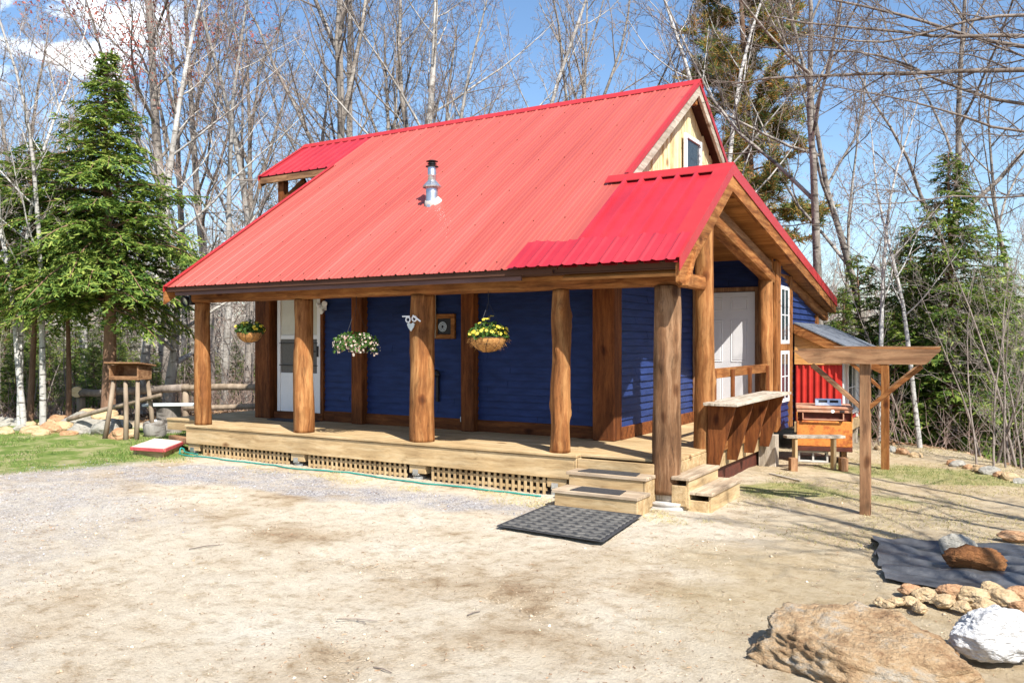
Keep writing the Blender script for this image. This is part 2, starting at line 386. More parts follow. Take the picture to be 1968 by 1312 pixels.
# tyre marks pressed in the sand
for (ax, ay, bx, by, wd) in ((6.2, -3.4, 8.6, -5.6, .11), (4.6, -3.2, 9.2, -3.9, .10), (3.5, -2.4, 7.2, -4.6, .12)):
    dx, dy = bx - ax, by - ay; ln = math.hypot(dx, dy); u = ((X - ax) * dx + (Y - ay) * dy) / ln; v = ((X - ax) * -dy + (Y - ay) * dx) / ln
    msk = np.exp(-(v / wd) ** 4) * (u > 0) * (u < ln) * (vn(X, Y, 1.1, 5) > .45); Z -= msk * (.012 + .016 * (np.sin(u * 62 + v * 16) > 0))
ny, nx = X.shape
me = bpy.data.meshes.new('ground')
me.vertices.add(nx * ny); me.vertices.foreach_set('co', np.stack([X, Y, Z], -1).astype('f4').ravel())
ii = np.arange(nx * ny).reshape(ny, nx)
q = np.stack([ii[:-1, :-1], ii[:-1, 1:], ii[1:, 1:], ii[1:, :-1]], -1).reshape(-1, 4)
me.loops.add(q.size); me.loops.foreach_set('vertex_index', q.ravel().astype('i4'))
me.polygons.add(len(q)); me.polygons.foreach_set('loop_start', np.arange(0, q.size, 4).astype('i4')); me.polygons.foreach_set('loop_total', np.full(len(q), 4, 'i4'))
me.update(); me.validate(); me.polygons.foreach_set('use_smooth', [True] * len(me.polygons))
def zones(X, Y):
    w = (fbm(X, Y, .9, 11, 4) - .5); w2 = (fbm(X, Y, 2.5, 15, 4) - .5)
    # lawn on the left of the step, patches by the pergola
    dl = (-(X + .35) * .93 - (Y + .3) * -.36) + w * 1.2
    lawn = sst(-X + .36 * (Y + 2.8) + w * 1.3, .0, .8) * sst(Y, -5.5, -4) * sst(2.2 - Y + w, 0, .5) * sst(X, -9, -7)
    rg = np.exp(-(((X - 10.4) / 1.5) ** 2 + ((Y - 4.3) / .9) ** 2) ** 2) * .9 + np.exp(-(((X - 9.5) / 1.2) ** 2 + ((Y - 2.0) / .45) ** 2)) * .75 + np.exp(-(((X - 8.9) / .35) ** 2 + ((Y - 1.7) / .7) ** 2)) * .8
    patch = sst(rg + w2 * .9, .35, .75)
    dry = sst(X + w * 2.4 + .25 * Y, 8.2, 9.5) * sst(Y + w * 2, -5, -2)
    gravel = sst(1.0 - np.abs(Y + 1.35 - .10 * (X - 3)) + w * 2.2, .15, .75) * sst(X, -.9, .3) * sst(7.6 - X, 0, 1.2) * sst(-Y, .25, .6)
    gravel = np.maximum(gravel, .7 * sst(-X * .6 - Y * .5 + .9 + w * 2.4, .1, 1.6) * sst(-Y, .4, 1) * (1 - lawn))
    d1 = (X - 9.9) * .84 + (Y - 7.2) * .55 - .35 * np.sin(X * 1.3)
    litter = np.maximum.reduce([sst(d1 + w * 1.2, .0, .6), sst(Y + w * 2, 8.2, 9.4), sst(-X + w * 2, 8.0, 9.0), sst(Y + w * 1.5 + (-X - 4) * .12, 2.4, 3.0) * (X < .2), sst(-Y, 14, 18)])
    return lawn, patch, dry, gravel, litter
zn = zones(X, Y)
for nm, a in zip(('lawn', 'patch', 'dry', 'gravel', 'litter'), zn):
    at_ = me.attributes.new(nm, 'FLOAT', 'POINT'); at_.data.foreach_set('value', np.clip(a, 0, 1).astype('f4').ravel())
gm, n, b = newmat('yard_ground')
tcn = N(n, 'ShaderNodeTexCoord'); oc = tcn.outputs['Object']
def nse(sc, det=8, ro=.65, v=None): return N(n, 'ShaderNodeTexNoise', {'Vector': v or oc, 'Scale': sc, 'Detail': det, 'Roughness': ro}).outputs['Fac']
def att(nm): return N(n, 'ShaderNodeAttribute', attribute_name=nm).outputs['Fac']
big = ramp(n, nse(.75, 9, .62), [(.30, (.35, .245, .15)), (.39, (.52, .41, .28)), (.50, (.665, .57, .435)), (.70, (.73, .66, .54))])
med = ramp(n, nse(6, 9, .78), [(.32, (.66, .60, .52)), (.5, (1, 1, 1)), (.75, (1.08, 1.08, 1.06))])
c = mixc(n, 1, big, med, 'MULTIPLY')
fin = ramp(n, nse(42, 8, .85), [(.30, (.30, .25, .20)), (.40, (.86, .83, .79)), (.47, (1, 1, 1)), (.7, (1.25, 1.25, 1.25))])
c = mixc(n, .8, c, fin, 'MULTIPLY')
vg = N(n, 'ShaderNodeTexVoronoi', {'Vector': oc, 'Scale': 55.0})
gc = ramp(n, N(n, 'ShaderNodeSeparateColor', {'Color': vg.outputs['Color']}).outputs[0], [(0, (.34, .33, .36)), (.4, (.54, .52, .53)), (.8, (.68, .66, .66)), (1, (.80, .78, .77))])
gd = ramp(n, vg.outputs['Distance'], [(.35, (1, 1, 1)), (.75, (.5, .47, .43))])
gcol = mixc(n, 1, gc, gd, 'MULTIPLY')
gfac = N(n, 'ShaderNodeMath', {0: att('gravel'), 1: ramp(n, nse(3.5, 6), [(.35, (.35,) * 3), (.6, (1,) * 3)])}, operation='MULTIPLY')
c = mixc(n, gfac.outputs[0], c, gcol)
dryc = ramp(n, nse(7, 8, .75), [(.3, (.26, .19, .10)), (.43, (.45, .34, .19)), (.6, (.58, .47, .30)), (.75, (.50, .44, .24))])
c = mixc(n, N(n, 'ShaderNodeMath', {0: att('dry'), 1: .72}, operation='MULTIPLY').outputs[0], c, dryc)
grc = ramp(n, nse(6, 8, .75), [(.3, (.20, .23, .07)), (.5, (.36, .34, .14)), (.7, (.52, .44, .26))])
c = mixc(n, att('patch'), c, grc)
lwc = ramp(n, nse(2.2, 8, .7), [(.3, (.10, .17, .04)), (.46, (.19, .26, .06)), (.58, (.38, .36, .17)), (.72, (.52, .42, .28))])
c = mixc(n, att('lawn'), c, lwc)
ltc = ramp(n, nse(9, 9, .8), [(.3, (.09, .055, .03)), (.5, (.22, .145, .085)), (.66, (.36, .26, .17)), (.8, (.45, .36, .26))])
c = mixc(n, att('litter'), c, ltc)
n.links.new(c, b.inputs['Base Color']); b.inputs['Roughness'].default_value = .95; b.inputs['Specular IOR Level'].default_value = .1
bh = N(n, 'ShaderNodeMath', {0: nse(60, 6, .75), 1: nse(9, 6, .7)}, operation='ADD')
bp = N(n, 'ShaderNodeBump', {'Height': bh.outputs[0], 'Strength': 1, 'Distance': .035}); n.links.new(bp.outputs[0], b.inputs['Normal'])
me.materials.append(gm)
go = bpy.data.objects.new('ground', me); COL.objects.link(go); tag(go, kind='structure')

R = random.Random(11)
def scatter_np(name, m, P, maker, label, cat):
    mb = MB()
    for p in P: maker(mb, p)
    o = mb.build(name, m); tag(o, label, cat, kind='stuff'); return o

# quick numpy blade / chip meshes
def quads(name, m, C, A, B, label=None, cat=None, kind='stuff', tri=False, parent=None):
    """C centres, A and B half-axis vectors, all (n,3)"""
    n_ = len(C)
    if tri: V = np.stack([C - B, C + B, C + A], 1); k = 3
    else: V = np.stack([C - A - B, C + A - B, C + A + B, C - A + B], 1); k = 4
    me = bpy.data.meshes.new(name); me.vertices.add(n_ * k); me.vertices.foreach_set('co', V.astype('f4').ravel())
    me.loops.add(n_ * k); me.loops.foreach_set('vertex_index', np.arange(n_ * k, dtype='i4'))
    me.polygons.add(n_); me.polygons.foreach_set('loop_start', np.arange(0, n_ * k, k, dtype='i4')); me.polygons.foreach_set('loop_total', np.full(n_, k, 'i4'))
    me.update(); me.materials.append(m)
    o = bpy.data.objects.new(name, me); COL.objects.link(o)
    if parent: o.parent = parent
    if label: tag(o, label, cat, kind=kind)
    return o
rs = np.random.RandomState(3)
def sample(nmax, x0, x1, y0, y1, fn):
    x = rs.uniform(x0, x1, nmax); y = rs.uniform(y0, y1, nmax); k = rs.rand(nmax) < fn(x, y); return x[k], y[k]
def blades(name, m, x, y, h, w, label, lean=.5):
    z = terrain(x, y) - .005; n_ = len(x); hh = h * rs.uniform(.5, 1.3, n_); a = rs.uniform(0, 2 * pi, n_)
    A = np.stack([rs.normal(0, lean, n_) * hh, rs.normal(0, lean, n_) * hh, hh], -1); B = np.stack([np.cos(a), np.sin(a), a * 0], -1) * w
    return quads(name, m, np.stack([x, y, z], -1), A, B, label, 'grass', tri=True)
x, y = sample(150000, -9, 1, -5, 2.4, lambda x, y: zones(x, y)[0] * .60 * sst(fbm(x, y, 1.3, 21, 3), .38, .62))
blades('lawn_grass', M['grass'], x, y, .045, .006, 'short bright green lawn growing left of the porch')
x, y = sample(70000, 8.3, 12.5, .3, 6.2, lambda x, y: zones(x, y)[1] * .22 * sst(fbm(x, y, 3, 23, 3), .35, .6))
blades('patchy_grass', M['grass'], x, y, .035, .004, 'thin green grass in patches around the pergola posts')
x, y = sample(60000, 8.6, 13.5, -.8, 9, lambda x, y: np.maximum(zones(x, y)[2] * .5 * (y > -.8) * sst(fbm(x, y, 2, 31, 3), .4, .6), 0) * (1 - zones(x, y)[4]))
blades('dry_grass', M['drygrass'], x, y, .03, .005, 'straw coloured dead grass on the slope at right', lean=1.2)
x, y = sample(26000, -.5, 9, -.75, .05, lambda x, y: .5 * sst(fbm(x, y, 2, 33, 3), .42, .6) * (y < -.08 - .35 * vn(x, y, .9, 3)))
blades('straw_border', M['drygrass'], x, y, .03, .004, 'dry straw and weeds along the foot of the deck skirting', lean=1.3)

def chips(name, m, x, y, s0, s1, label, cat):
    """small faceted pebbles: squashed octahedra"""
    n_ = len(x); z = terrain(x, y); s = rs.uniform(s0, s1, n_) * (1 + 1.5 * (rs.rand(n_) < .06)); a = rs.uniform(0, 2 * pi, n_)
    base = np.array([[1, 0, 0], [0, 1, 0], [-1, 0, 0], [0, -1, 0], [0, 0, 1], [0, 0, -1]], float)
    V = base[None] * np.stack([s, s * rs.uniform(.6, 1, n_), s * rs.uniform(.35, .7, n_)], -1)[:, None, :] * rs.uniform(.7, 1.2, (n_, 6, 1))
    c_, s_ = np.cos(a)[:, None], np.sin(a)[:, None]
    Vx = V[..., 0] * c_ - V[..., 1] * s_ + x[:, None]; Vy = V[..., 0] * s_ + V[..., 1] * c_ + y[:, None]; Vz = V[..., 2] + z[:, None] + s[:, None] * .2
    V = np.stack([Vx, Vy, Vz], -1).reshape(-1, 3)
    f = np.array([[0, 1, 4], [1, 2, 4], [2, 3, 4], [3, 0, 4], [1, 0, 5], [2, 1, 5], [3, 2, 5], [0, 3, 5]])
    Fc = (f[None] + 6 * np.arange(n_)[:, None, None]).reshape(-1)
    me = bpy.data.meshes.new(name); me.vertices.add(len(V)); me.vertices.foreach_set('co', V.astype('f4').ravel())
    me.loops.add(len(Fc)); me.loops.foreach_set('vertex_index', Fc.astype('i4')); k = len(Fc) // 3
    me.polygons.add(k); me.polygons.foreach_set('loop_start', np.arange(0, len(Fc), 3, dtype='i4')); me.polygons.foreach_set('loop_total', np.full(k, 3, 'i4'))
    me.update(); me.materials.append(m); o = bpy.data.objects.new(name, me); COL.objects.link(o); tag(o, label, cat, kind='stuff')
M['pebble'] = surf('grey_pebbles', [(.26, .25, .27), (.52, .50, .51)], scale=3, rough=.9, bump=0, rnd=.45)
M['grit'] = surf('tan_pebbles', [(.36, .26, .16), (.74, .64, .50)], scale=3, rough=.9, bump=0, rnd=.45)
x, y = sample(60000, -3, 8.2, -6, 0, lambda x, y: zones(x, y)[3] * .7 * (y < -.15)); chips('gravel', M['pebble'], x, y, .004, .008, 'grey crushed gravel spread in front of the porch', 'gravel')
x, y = sample(26000, -1, 12.5, -7, 2, lambda x, y: .8 * sst(fbm(x, y, 1.5, 41, 3), .35, .7) * (1 - zones(x, y)[0]) * ((y < -.1) | (x > 8.8))); chips('loose_stones', M['grit'], x, y, .003, .009, 'small tan stones lying loose in the sandy drive', 'pebbles')
x, y = sample(16000, -1, 13, -7, 3, lambda x, y: .2 + .8 * sst(fbm(x, y, 1.1, 51, 3), .42, .7)); x, y = x[(y < -.1) | (x > 8.8)], y[(y < -.1) | (x > 8.8)]
n_ = len(x); a = rs.uniform(0, 2 * pi, n_); z = terrain(x, y) + .006; sz = rs.uniform(.004, .016, n_)[:, None]
quads('debris', M['litter'], np.stack([x, y, z], -1), np.stack([np.cos(a), np.sin(a), rs.normal(0, .2, n_)], -1) * sz, np.stack([-np.sin(a), np.cos(a), rs.normal(0, .5, n_)], -1) * .0025, 'bits of straw and bark strewn over the sandy drive', 'debris')
x, y = sample(90000, -16, 17, 1.5, 20, lambda x, y: zones(x, y)[4] * ((x < 0) | (x > 8.5) | (y > 10)))
n_ = len(x); a = rs.uniform(0, 2 * pi, n_); z = terrain(x, y) + .02
quads('leaf_litter', M['litter'], np.stack([x, y, z], -1), np.stack([np.cos(a), np.sin(a), rs.normal(0, .4, n_)], -1) * .035, np.stack([-np.sin(a), np.cos(a), rs.normal(0, .4, n_)], -1) * .024, 'brown fallen leaves covering the woodland floor', 'leaves')

# ---------------------------------------------------------------- the cabin
cabin = thing('cabin', 'blue log cabin with a red metal roof and a log post porch', 'cabin', loc=(3.5, 3, -.5))
cabin.location = (0, 0, 0)
SL = (5.672 - 2.2) / (4.722 + .349)
def RZ(y): return 2.2 + SL * (y + .349)                 # front slope
PY, PZ = 1.586, RZ(1.586); PS = .194
def PB(y): return PZ - PS * (y - PY)                    # porch back slope
RN = Vector((0, -SL, 1)).normalized()

def ribbed(mb, x0, x1, pa, pb, nrm, pitch, rw, rh, minor=True, nseg=1, wav=0):
    """ribbed metal sheet between the line pa and the line pb (y,z), running along x"""
    xs = [(x0, 0)]; x = x0 + .02; k = 0
    while x + rw * 1.6 < x1:
        xs += [(x, 0), (x + rw * .3, rh), (x + rw * .7, rh), (x + rw, 0)]
        if minor:
            g = (pitch - rw) / 3
            for j in (1, 2):
                c0 = x + rw + g * j; 
                if c0 + .012 < x1: xs += [(c0 - .010, 0), (c0 - .003, rh * .3), (c0 + .003, rh * .3), (c0 + .010, 0)]
        x += pitch
    xs.append((x1, 0)); xs = [p for p in xs if p[0] <= x1]
    n_ = len(xs); vs = []
    for s_ in range(nseg + 1):
        t = s_ / nseg; y = pa[0] + (pb[0] - pa[0]) * t; z = pa[1] + (pb[1] - pa[1]) * t
        for (x, h) in xs:
            w = wav * (mn.noise(Vector((x * .8, y * .9, 3))) ) if wav else 0
            vs.append(Vector((x, y, z)) + nrm * (h + w))
    fs = [(s_ * n_ + i, s_ * n_ + i + 1, (s_ + 1) * n_ + i + 1, (s_ + 1) * n_ + i) for s_ in range(nseg) for i in range(n_ - 1)]
    mb.add(vs, fs)
XE0, XE1, XP, XL = -.02, 6.97, 8.44, -2.04
yE = -.36
# main front slope, faded sheets
mb = MB(); ribbed(mb, XE0, XE1, (yE, RZ(yE)), (4.71, RZ(4.71)), RN, .23, .045, .019, nseg=24, wav=.006)
mb.build('main_roof', M['pinkroof'], cabin)
# back slope
def BZ(y): return 5.672 - SL * (y - 4.722)
BN = Vector((0, SL, 1)).normalized()
mb = MB(); ribbed(mb, XE0, XE1, (9.85, BZ(9.85)), (4.735, BZ(4.735)), BN, .23, .045, .019, nseg=2)
mb.build('back_roof', M['pinkroof'], cabin)
# left extension over the balcony
mb = MB(); ribbed(mb, XL, XE0 - .003, (3.40, RZ(3.40)), (4.71, RZ(4.71)), RN, .23, .05, .022, minor=False, nseg=3)
ribbed(mb, XL, XE0 - .003, (6.1, BZ(6.1)), (4.735, BZ(4.735)), BN, .23, .05, .022, minor=False)
mb.build('balcony_roof', M['redroof'], cabin)
# sheathing under the sheets
mb = MB()
def slab(mb, x0, x1, ya, yb, fz, t0, t1):
    mb.prism([(x0, ya, fz(ya) - t0), (x0, yb, fz(yb) - t0), (x0, yb, fz(yb) - t1), (x0, ya, fz(ya) - t1)], (x1 - x0, 0, 0))
slab(mb, XE0 + .01, XE1 - .01, yE + .03, 4.70, RZ, .012, .05); slab(mb, XE0 + .01, XE1 - .01, 4.745, 9.82, BZ, .012, .05)
slab(mb, XL + .02, XE0, 3.43, 4.70, RZ, .012, .05); slab(mb, XL + .02, XE0, 4.745, 6.07, BZ, .012, .05)
slab(mb, XE1, XP - .02, yE + .03, PY - .005, RZ, .012, .05); slab(mb, 6.80, XP - .02, PY + .005, 8.68, PB, .012, .05)
mb.build('roof_sheathing', M['darkfascia'], cabin)
# porch roof, newer crimson sheets
mb = MB(); ribbed(mb, XE1 + .003, XP - .01, (yE - .02, RZ(yE - .02)), (PY - .01, RZ(PY - .01)), RN, .245, .075, .050, minor=False, nseg=8, wav=.006)
pn = Vector((0, PS, 1)).normalized()
ribbed(mb, 6.80, XP - .01, (8.70, PB(8.70)), (PY + .01, PB(PY + .01)), pn, .30, .05, .024, minor=False, nseg=3)
mb.build('porch_roof', M['redroof'], cabin)
# lapped strip along the porch eave
mb = MB(); xs = np.linspace(6.34, XP - .02, 90); vs = []; fs = []
for k, x in enumerate(xs):
    rib = .020 * max(0, cos((x - 6.0) * 2 * pi / .155)) ** 3
    up = .10 + .02 * sin(x * 9) + .015 * mn.noise(Vector((x * 4, 0, 0)))
    for (y, h) in ((yE - .055, .056), (-.2, .054), (up, .053), (up + .001, .004)):
        vs.append(Vector((x, y, RZ(y))) + RN * (h + rib))
for k in range(len(xs) - 1):
    for j in range(3): fs.append((k * 4 + j, (k + 1) * 4 + j, (k + 1) * 4 + j + 1, k * 4 + j + 1))
mb.add(vs, fs); mb.build('eave_strip', M['redroof'], cabin)
# ridge caps
def cap(mb, x0, x1, y, z, s1, s2, w=.15, lift=.026):
    """folded sheet over a ridge"""
    c1 = sqrt(1 + s1 * s1); c2 = sqrt(1 + s2 * s2)
    P = [(y - w / c1, z - w * s1 / c1 + lift), (y - .015, z + lift + .012), (y + .015, z + lift + .012), (y + w / c2, z - w * s2 / c2 + lift)]
    poly = [(x0, a, b) for a, b in P] + [(x0, a, b - .012) for a, b in P[::-1]]
    mb.prism(poly, (x1 - x0, 0, 0))
mb = MB(); cap(mb, XL - .02, XE1 + .03, 4.722, 5.672, SL, SL, .16); mb.build('ridge_cap', M['redtrim'], cabin)
mb = MB(); cap(mb, 6.74, XP + .012, PY, PZ, SL, PS, .17, .052); mb.build('porch_ridge_cap', M['redtrim'], cabin)
# red trim over the verges
def verge(mb, x, ya, yb, fz, inner=.10, drop=.085, lift=.028, sx=1):
    n_ = 1; a = (ya, fz(ya)); b_ = (yb, fz(yb))
    for (u0, u1, h0, h1) in ((-inner, .014, lift - .004, lift + .004), (.004, .014, -drop, lift - .004)):
        mb.add([(x + sx * u, y, z + h) for (y, z) in (a, b_) for u in (u0, u1) for h in (h0, h1)],
               [(0, 1, 3, 2), (4, 6, 7, 5), (0, 4, 5, 1), (2, 3, 7, 6), (1, 5, 7, 3), (0, 2, 6, 4)])
mb = MB(); verge(mb, XP, yE - .03, PY, RZ, .20, .085, .058); verge(mb, XP, PY, 8.72, PB, .12, .11, .040)
mb.build('porch_verge_trim', M['redtrim'], cabin)
mb = MB(); verge(mb, XE1, PY + .12, 4.722, RZ, .05, .05); verge(mb, XE1, 4.722, 9.87, BZ, .10, .07)
mb.build('gable_verge_trim', M['redtrim'], cabin)
mb = MB(); verge(mb, XE0, yE - .02, 3.40, RZ, .08, .06, sx=-1); mb.build('left_verge_trim', M['redtrim'], cabin); mb = MB(); verge(mb, XL, 3.38, 4.722, RZ, .08, .07, sx=-1)
mb.build('left_verge_trim', M['redtrim'], cabin)
# rake boards
def rake(mb, x0, x1, ya, yb, fz, t0, t1): slab(mb, x0, x1, ya, yb, fz, t0, t1)
mb = MB(); mb.prism([(XP - .045, yE, RZ(yE) - .02), (XP - .045, PY, PZ - .06), (XP - .045, PY, PZ - .30), (XP - .045, -.27, RZ(-.27) - .30), (XP - .045, yE, RZ(yE) - .22)], (.045, 0, 0))
mb.prism([(XP - .045, PY + .001, PZ - .06), (XP - .045, 8.68, PB(8.68) - .06), (XP - .045, 8.68, PB(8.68) - .25), (XP - .045, PY + .001, PZ - .30)], (.045, 0, 0))
mb.build('rake_board', M['stain_y'], cabin)
mb = MB(); rake(mb, XE1 - .05, XE1 - .004, PY - .1, 4.722, RZ, .045, .23); rake(mb, XE1 - .05, XE1 - .004, 4.7225, 9.8, BZ, .055, .23)
mb.build('gable_rake_board', M['grey_y'], cabin)
mb = MB(); rake(mb, XE0 - .03, XE0 + .01, yE, 3.38, RZ, .07, .27); mb.build('left_rake_board', M['stain_y'], cabin)
mb = MB(); rake(mb, XL - .01, XL + .03, 3.38, 4.71, RZ, .07, .24); rake(mb, XL - .01, XL + .03, 4.72, 6.07, BZ, .07, .24)
mb.b2(XL + .035, XE0, 3.40, 3.45, RZ(3.4) - .15, RZ(3.4) - .03); mb.build('balcony_fascia', M['dull_x'], cabin)
# soffits
mb = MB(); slab(mb, XP - 1.45, XP - .05, -.26, PY, RZ, .19, .22); slab(mb, 6.86, XP - .05, PY + .001, 8.60, PB, .22, .26); mb.build('porch_soffit', M['soffit'], cabin)
mb = MB(); slab(mb, XE0 + .03, XE1 - .06, -.05, 1.58, RZ, .13, .16); mb.build('deck_soffit', M['soffit'], cabin)
# eave boards
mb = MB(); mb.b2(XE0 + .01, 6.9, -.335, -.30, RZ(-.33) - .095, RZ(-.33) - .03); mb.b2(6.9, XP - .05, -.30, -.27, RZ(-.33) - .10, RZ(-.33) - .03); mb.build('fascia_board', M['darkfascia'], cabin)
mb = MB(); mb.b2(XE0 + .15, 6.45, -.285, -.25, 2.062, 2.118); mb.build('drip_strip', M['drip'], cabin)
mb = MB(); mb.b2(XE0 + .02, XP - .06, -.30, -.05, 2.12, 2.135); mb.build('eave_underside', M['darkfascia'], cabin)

# siding
def clip(poly, f):
    o = []
    for i in range(len(poly)):
        a, b_ = poly[i], poly[(i + 1) % len(poly)]; fa, fb = f(a), f(b_)
        if fa >= 0: o.append(a)
        if fa * fb < 0: t = fa / (fa - fb); o.append((a[0] + (b_[0] - a[0]) * t, a[1] + (b_[1] - a[1]) * t))
    return o
def lap(mb, p0, p1, z0, z1, nrm, fs=(), bh=.102, out=.026):
    p0 = Vector((*p0, 0)); p1 = Vector((*p1, 0)); ln = (p1 - p0).length; d = (p1 - p0) / ln; nrm = Vector((*nrm, 0))
    z = z0
    while z < z1 - .005:
        zt = min(z + bh, z1); pl = [(0, z), (ln, z), (ln, zt), (0, zt)]
        for f in fs: pl = clip(pl, f)
        cut = [0.0]; x_ = (int(z * 97) % 7) * .45 + .6
        while x_ < ln - .3: cut.append(x_); x_ += 2.1 + (int(z * 51) % 3) * .5
        cut.append(ln); full = pl
        for ci in range(len(cut) - 1):
          pl = clip(clip(full, lambda p: p[0] - cut[ci] - (.0025 if ci else 0)), lambda p: cut[ci + 1] - .0025 - p[0])
          if len(pl) >= 3:
            jit = .004 * mn.noise(Vector((ci * 3.1, z * 40, 2)))
            off = lambda zz: out * (1 - (zz - z) / bh) + .003 + jit
            vs = [p0 + d * s_ + nrm * off(zz) + Vector((0, 0, zz)) for s_, zz in pl]
            back = [p0 + d * s_ - nrm * .02 + Vector((0, 0, zz)) for s_, zz in pl]
            k = len(vs); mb.add(vs + back, [list(range(k)), list(range(2 * k - 1, k - 1, -1))] + [(i, i + k, (i + 1) % k + k, (i + 1) % k) for i in range(k)])
        z += bh
# front wall with a door opening between x .42 and 1.42
WY = 1.63
mb = MB(); lap(mb, (1.46, WY), (6.83, WY), .16, 2.9, (0, -1)); lap(mb, (.36, WY), (1.46, WY), 2.16, 2.9, (0, -1)); mb.build('front_wall', M['blue'], cabin)
mb = MB(); lap(mb, (6.845, WY), (6.845, 4.74), .16, 3.3, (1, 0), [lambda p: PB(WY + p[0]) - .2 - p[1]]); mb.build('side_wall', M['blue'], cabin)
mb = MB(); lap(mb, (6.86, 4.74), (8.10, 4.74), .0, 2.75, (0, -1)); mb.build('entry_wall', M['blue'], cabin)
mb = MB(); lap(mb, (8.18, 4.74), (8.18, 7.95), -.10, 3.0, (1, 0), [lambda p: PB(4.74 + p[0]) - .2 - p[1]]); mb.build('bay_wall', M['blue'], cabin)
mb = MB(); lap(mb, (-.06, 8.2), (-.06, 1.75), -.05, 5.5, (-1, 0), [lambda p: RZ(8.2 - p[0]) - .12 - p[1], lambda p: BZ(8.2 - p[0]) - .12 - p[1]]); mb.build('left_wall', M['blue'], cabin)
mb = MB(); mb.b2(-.05, 8.17, 8.0, 8.2, -.3, 2.0); mb.build('back_wall', M['blue'], cabin)
# gable of yellow boards and battens
mb = MB(); GX = 6.72; rr = random.Random(4); y = 1.7
while y < 7.9:
    w = rr.uniform(.07, .12); o = rr.choice((-.02, .012)); pl = [(y, 2.6), (y + w, 2.6), (y + w, 5.6), (y, 5.6)]
    for f in (lambda p: RZ(p[0]) - .14 - p[1], lambda p: BZ(p[0]) - .14 - p[1]): pl = clip(pl, f)
    if len(pl) > 2: mb.prism([(GX + .03 + o, a, b_) for a, b_ in pl], (-.05, 0, 0))
    y += w + .004
mb.b2(GX - .06, GX - .021, 1.7, 7.8, 2.6, 3.4); mb.build('gable_wall', M['goldboard'], cabin)
mb = MB(); mb.b2(GX, XE1 - .06, 4.66, 4.79, 5.30, 5.50); mb.build('ridge_beam', M['stain_x'], cabin)
# gable window
def window(name, par, x, y0, y1, z0, z1, axis='x', sgn=1, bars=(), fw=.05, dp=.05, mat='white', glass='glass'):
    """framed window on a plane x=const or y=const; frame part with panes as a sub-part"""
    fr = MB(); P = lambda a0, a1, zz0, zz1, d0, d1: (fr.b2(x + sgn * d0, x + sgn * d1, a0, a1, zz0, zz1) if axis == 'x' else fr.b2(a0, a1, x + sgn * d0, x + sgn * d1, zz0, zz1))
    P(y0, y0 + fw, z0, z1, 0, dp); P(y1 - fw, y1, z0, z1, 0, dp); P(y0 + fw, y1 - fw, z0, z0 + fw, 0, dp - .002); P(y0 + fw, y1 - fw, z1 - fw, z1, 0, dp - .002)
    for k, v in bars:
        if k == 'v': P(v - .009, v + .009, z0 + fw, z1 - fw, 0, .026)
        else: P(y0 + fw, y1 - fw, v - .009, v + .009, 0, .023)
    f = fr.build(name, M[mat], par)
    g = MB(); (g.b2(x, x + sgn * .02, y0 + fw, y1 - fw, z0 + fw, z1 - fw) if axis == 'x' else g.b2(y0 + fw, y1 - fw, x, x + sgn * .02, z0 + fw, z1 - fw))
    g.build('pane', M[glass], f); return f
window('window', cabin, GX + .055, 4.48, 5.30, 3.7, 4.79, fw=.07)
# bay windows
for (a, b_) in ((1.30, 2.25), (.34, 1.19)):
    window('window', cabin, 8.20, 5.02, 5.62, a, b_, bars=[('v', 5.32), ('h', (a + b_) / 2)], fw=.06, dp=.027)
# trims
for q in ((8.185, 8.235, 4.70, 4.98, -.1, 2.62), (8.185, 8.235, 5.64, 5.82, -.1, 2.44), (8.185, 8.23, 4.98, 5.64, 1.19, 1.30), (8.185, 8.24, 7.86, 8.02, 1.3, 2.05)): MB().b2(*q).build('bay_trim', M['stain_z'], cabin)
for q in ((1.50, 6.55, 1.585, 1.628, .0, .175), (6.87, 6.90, 1.66, 4.72, .0, .175)): MB().b2(*q).build('base_board', M['brown_x'], cabin)
# square posts
def post(name, x0, x1, y0, y1, z0, z1, m='brown_z'): return MB().b2(x0, x1, y0, y1, z0, z1, .012).build(name, M[m], cabin)
post('corner_post', -.04, .33, 1.48, 1.80, 0, 2.35); post('corner_post', 6.56, 6.885, 1.44, 1.70, 0, 2.9)
for x in (2.215, 4.375): post('wall_post', x, x + .225, 1.47, 1.66, 0, 2.7)
post('door_trim', 1.44, 1.51, 1.56, 1.64, 0, 2.5); post('entry_trim', 8.02, 8.18, 4.66, 4.74, 0, 2.7, 'stain_z')
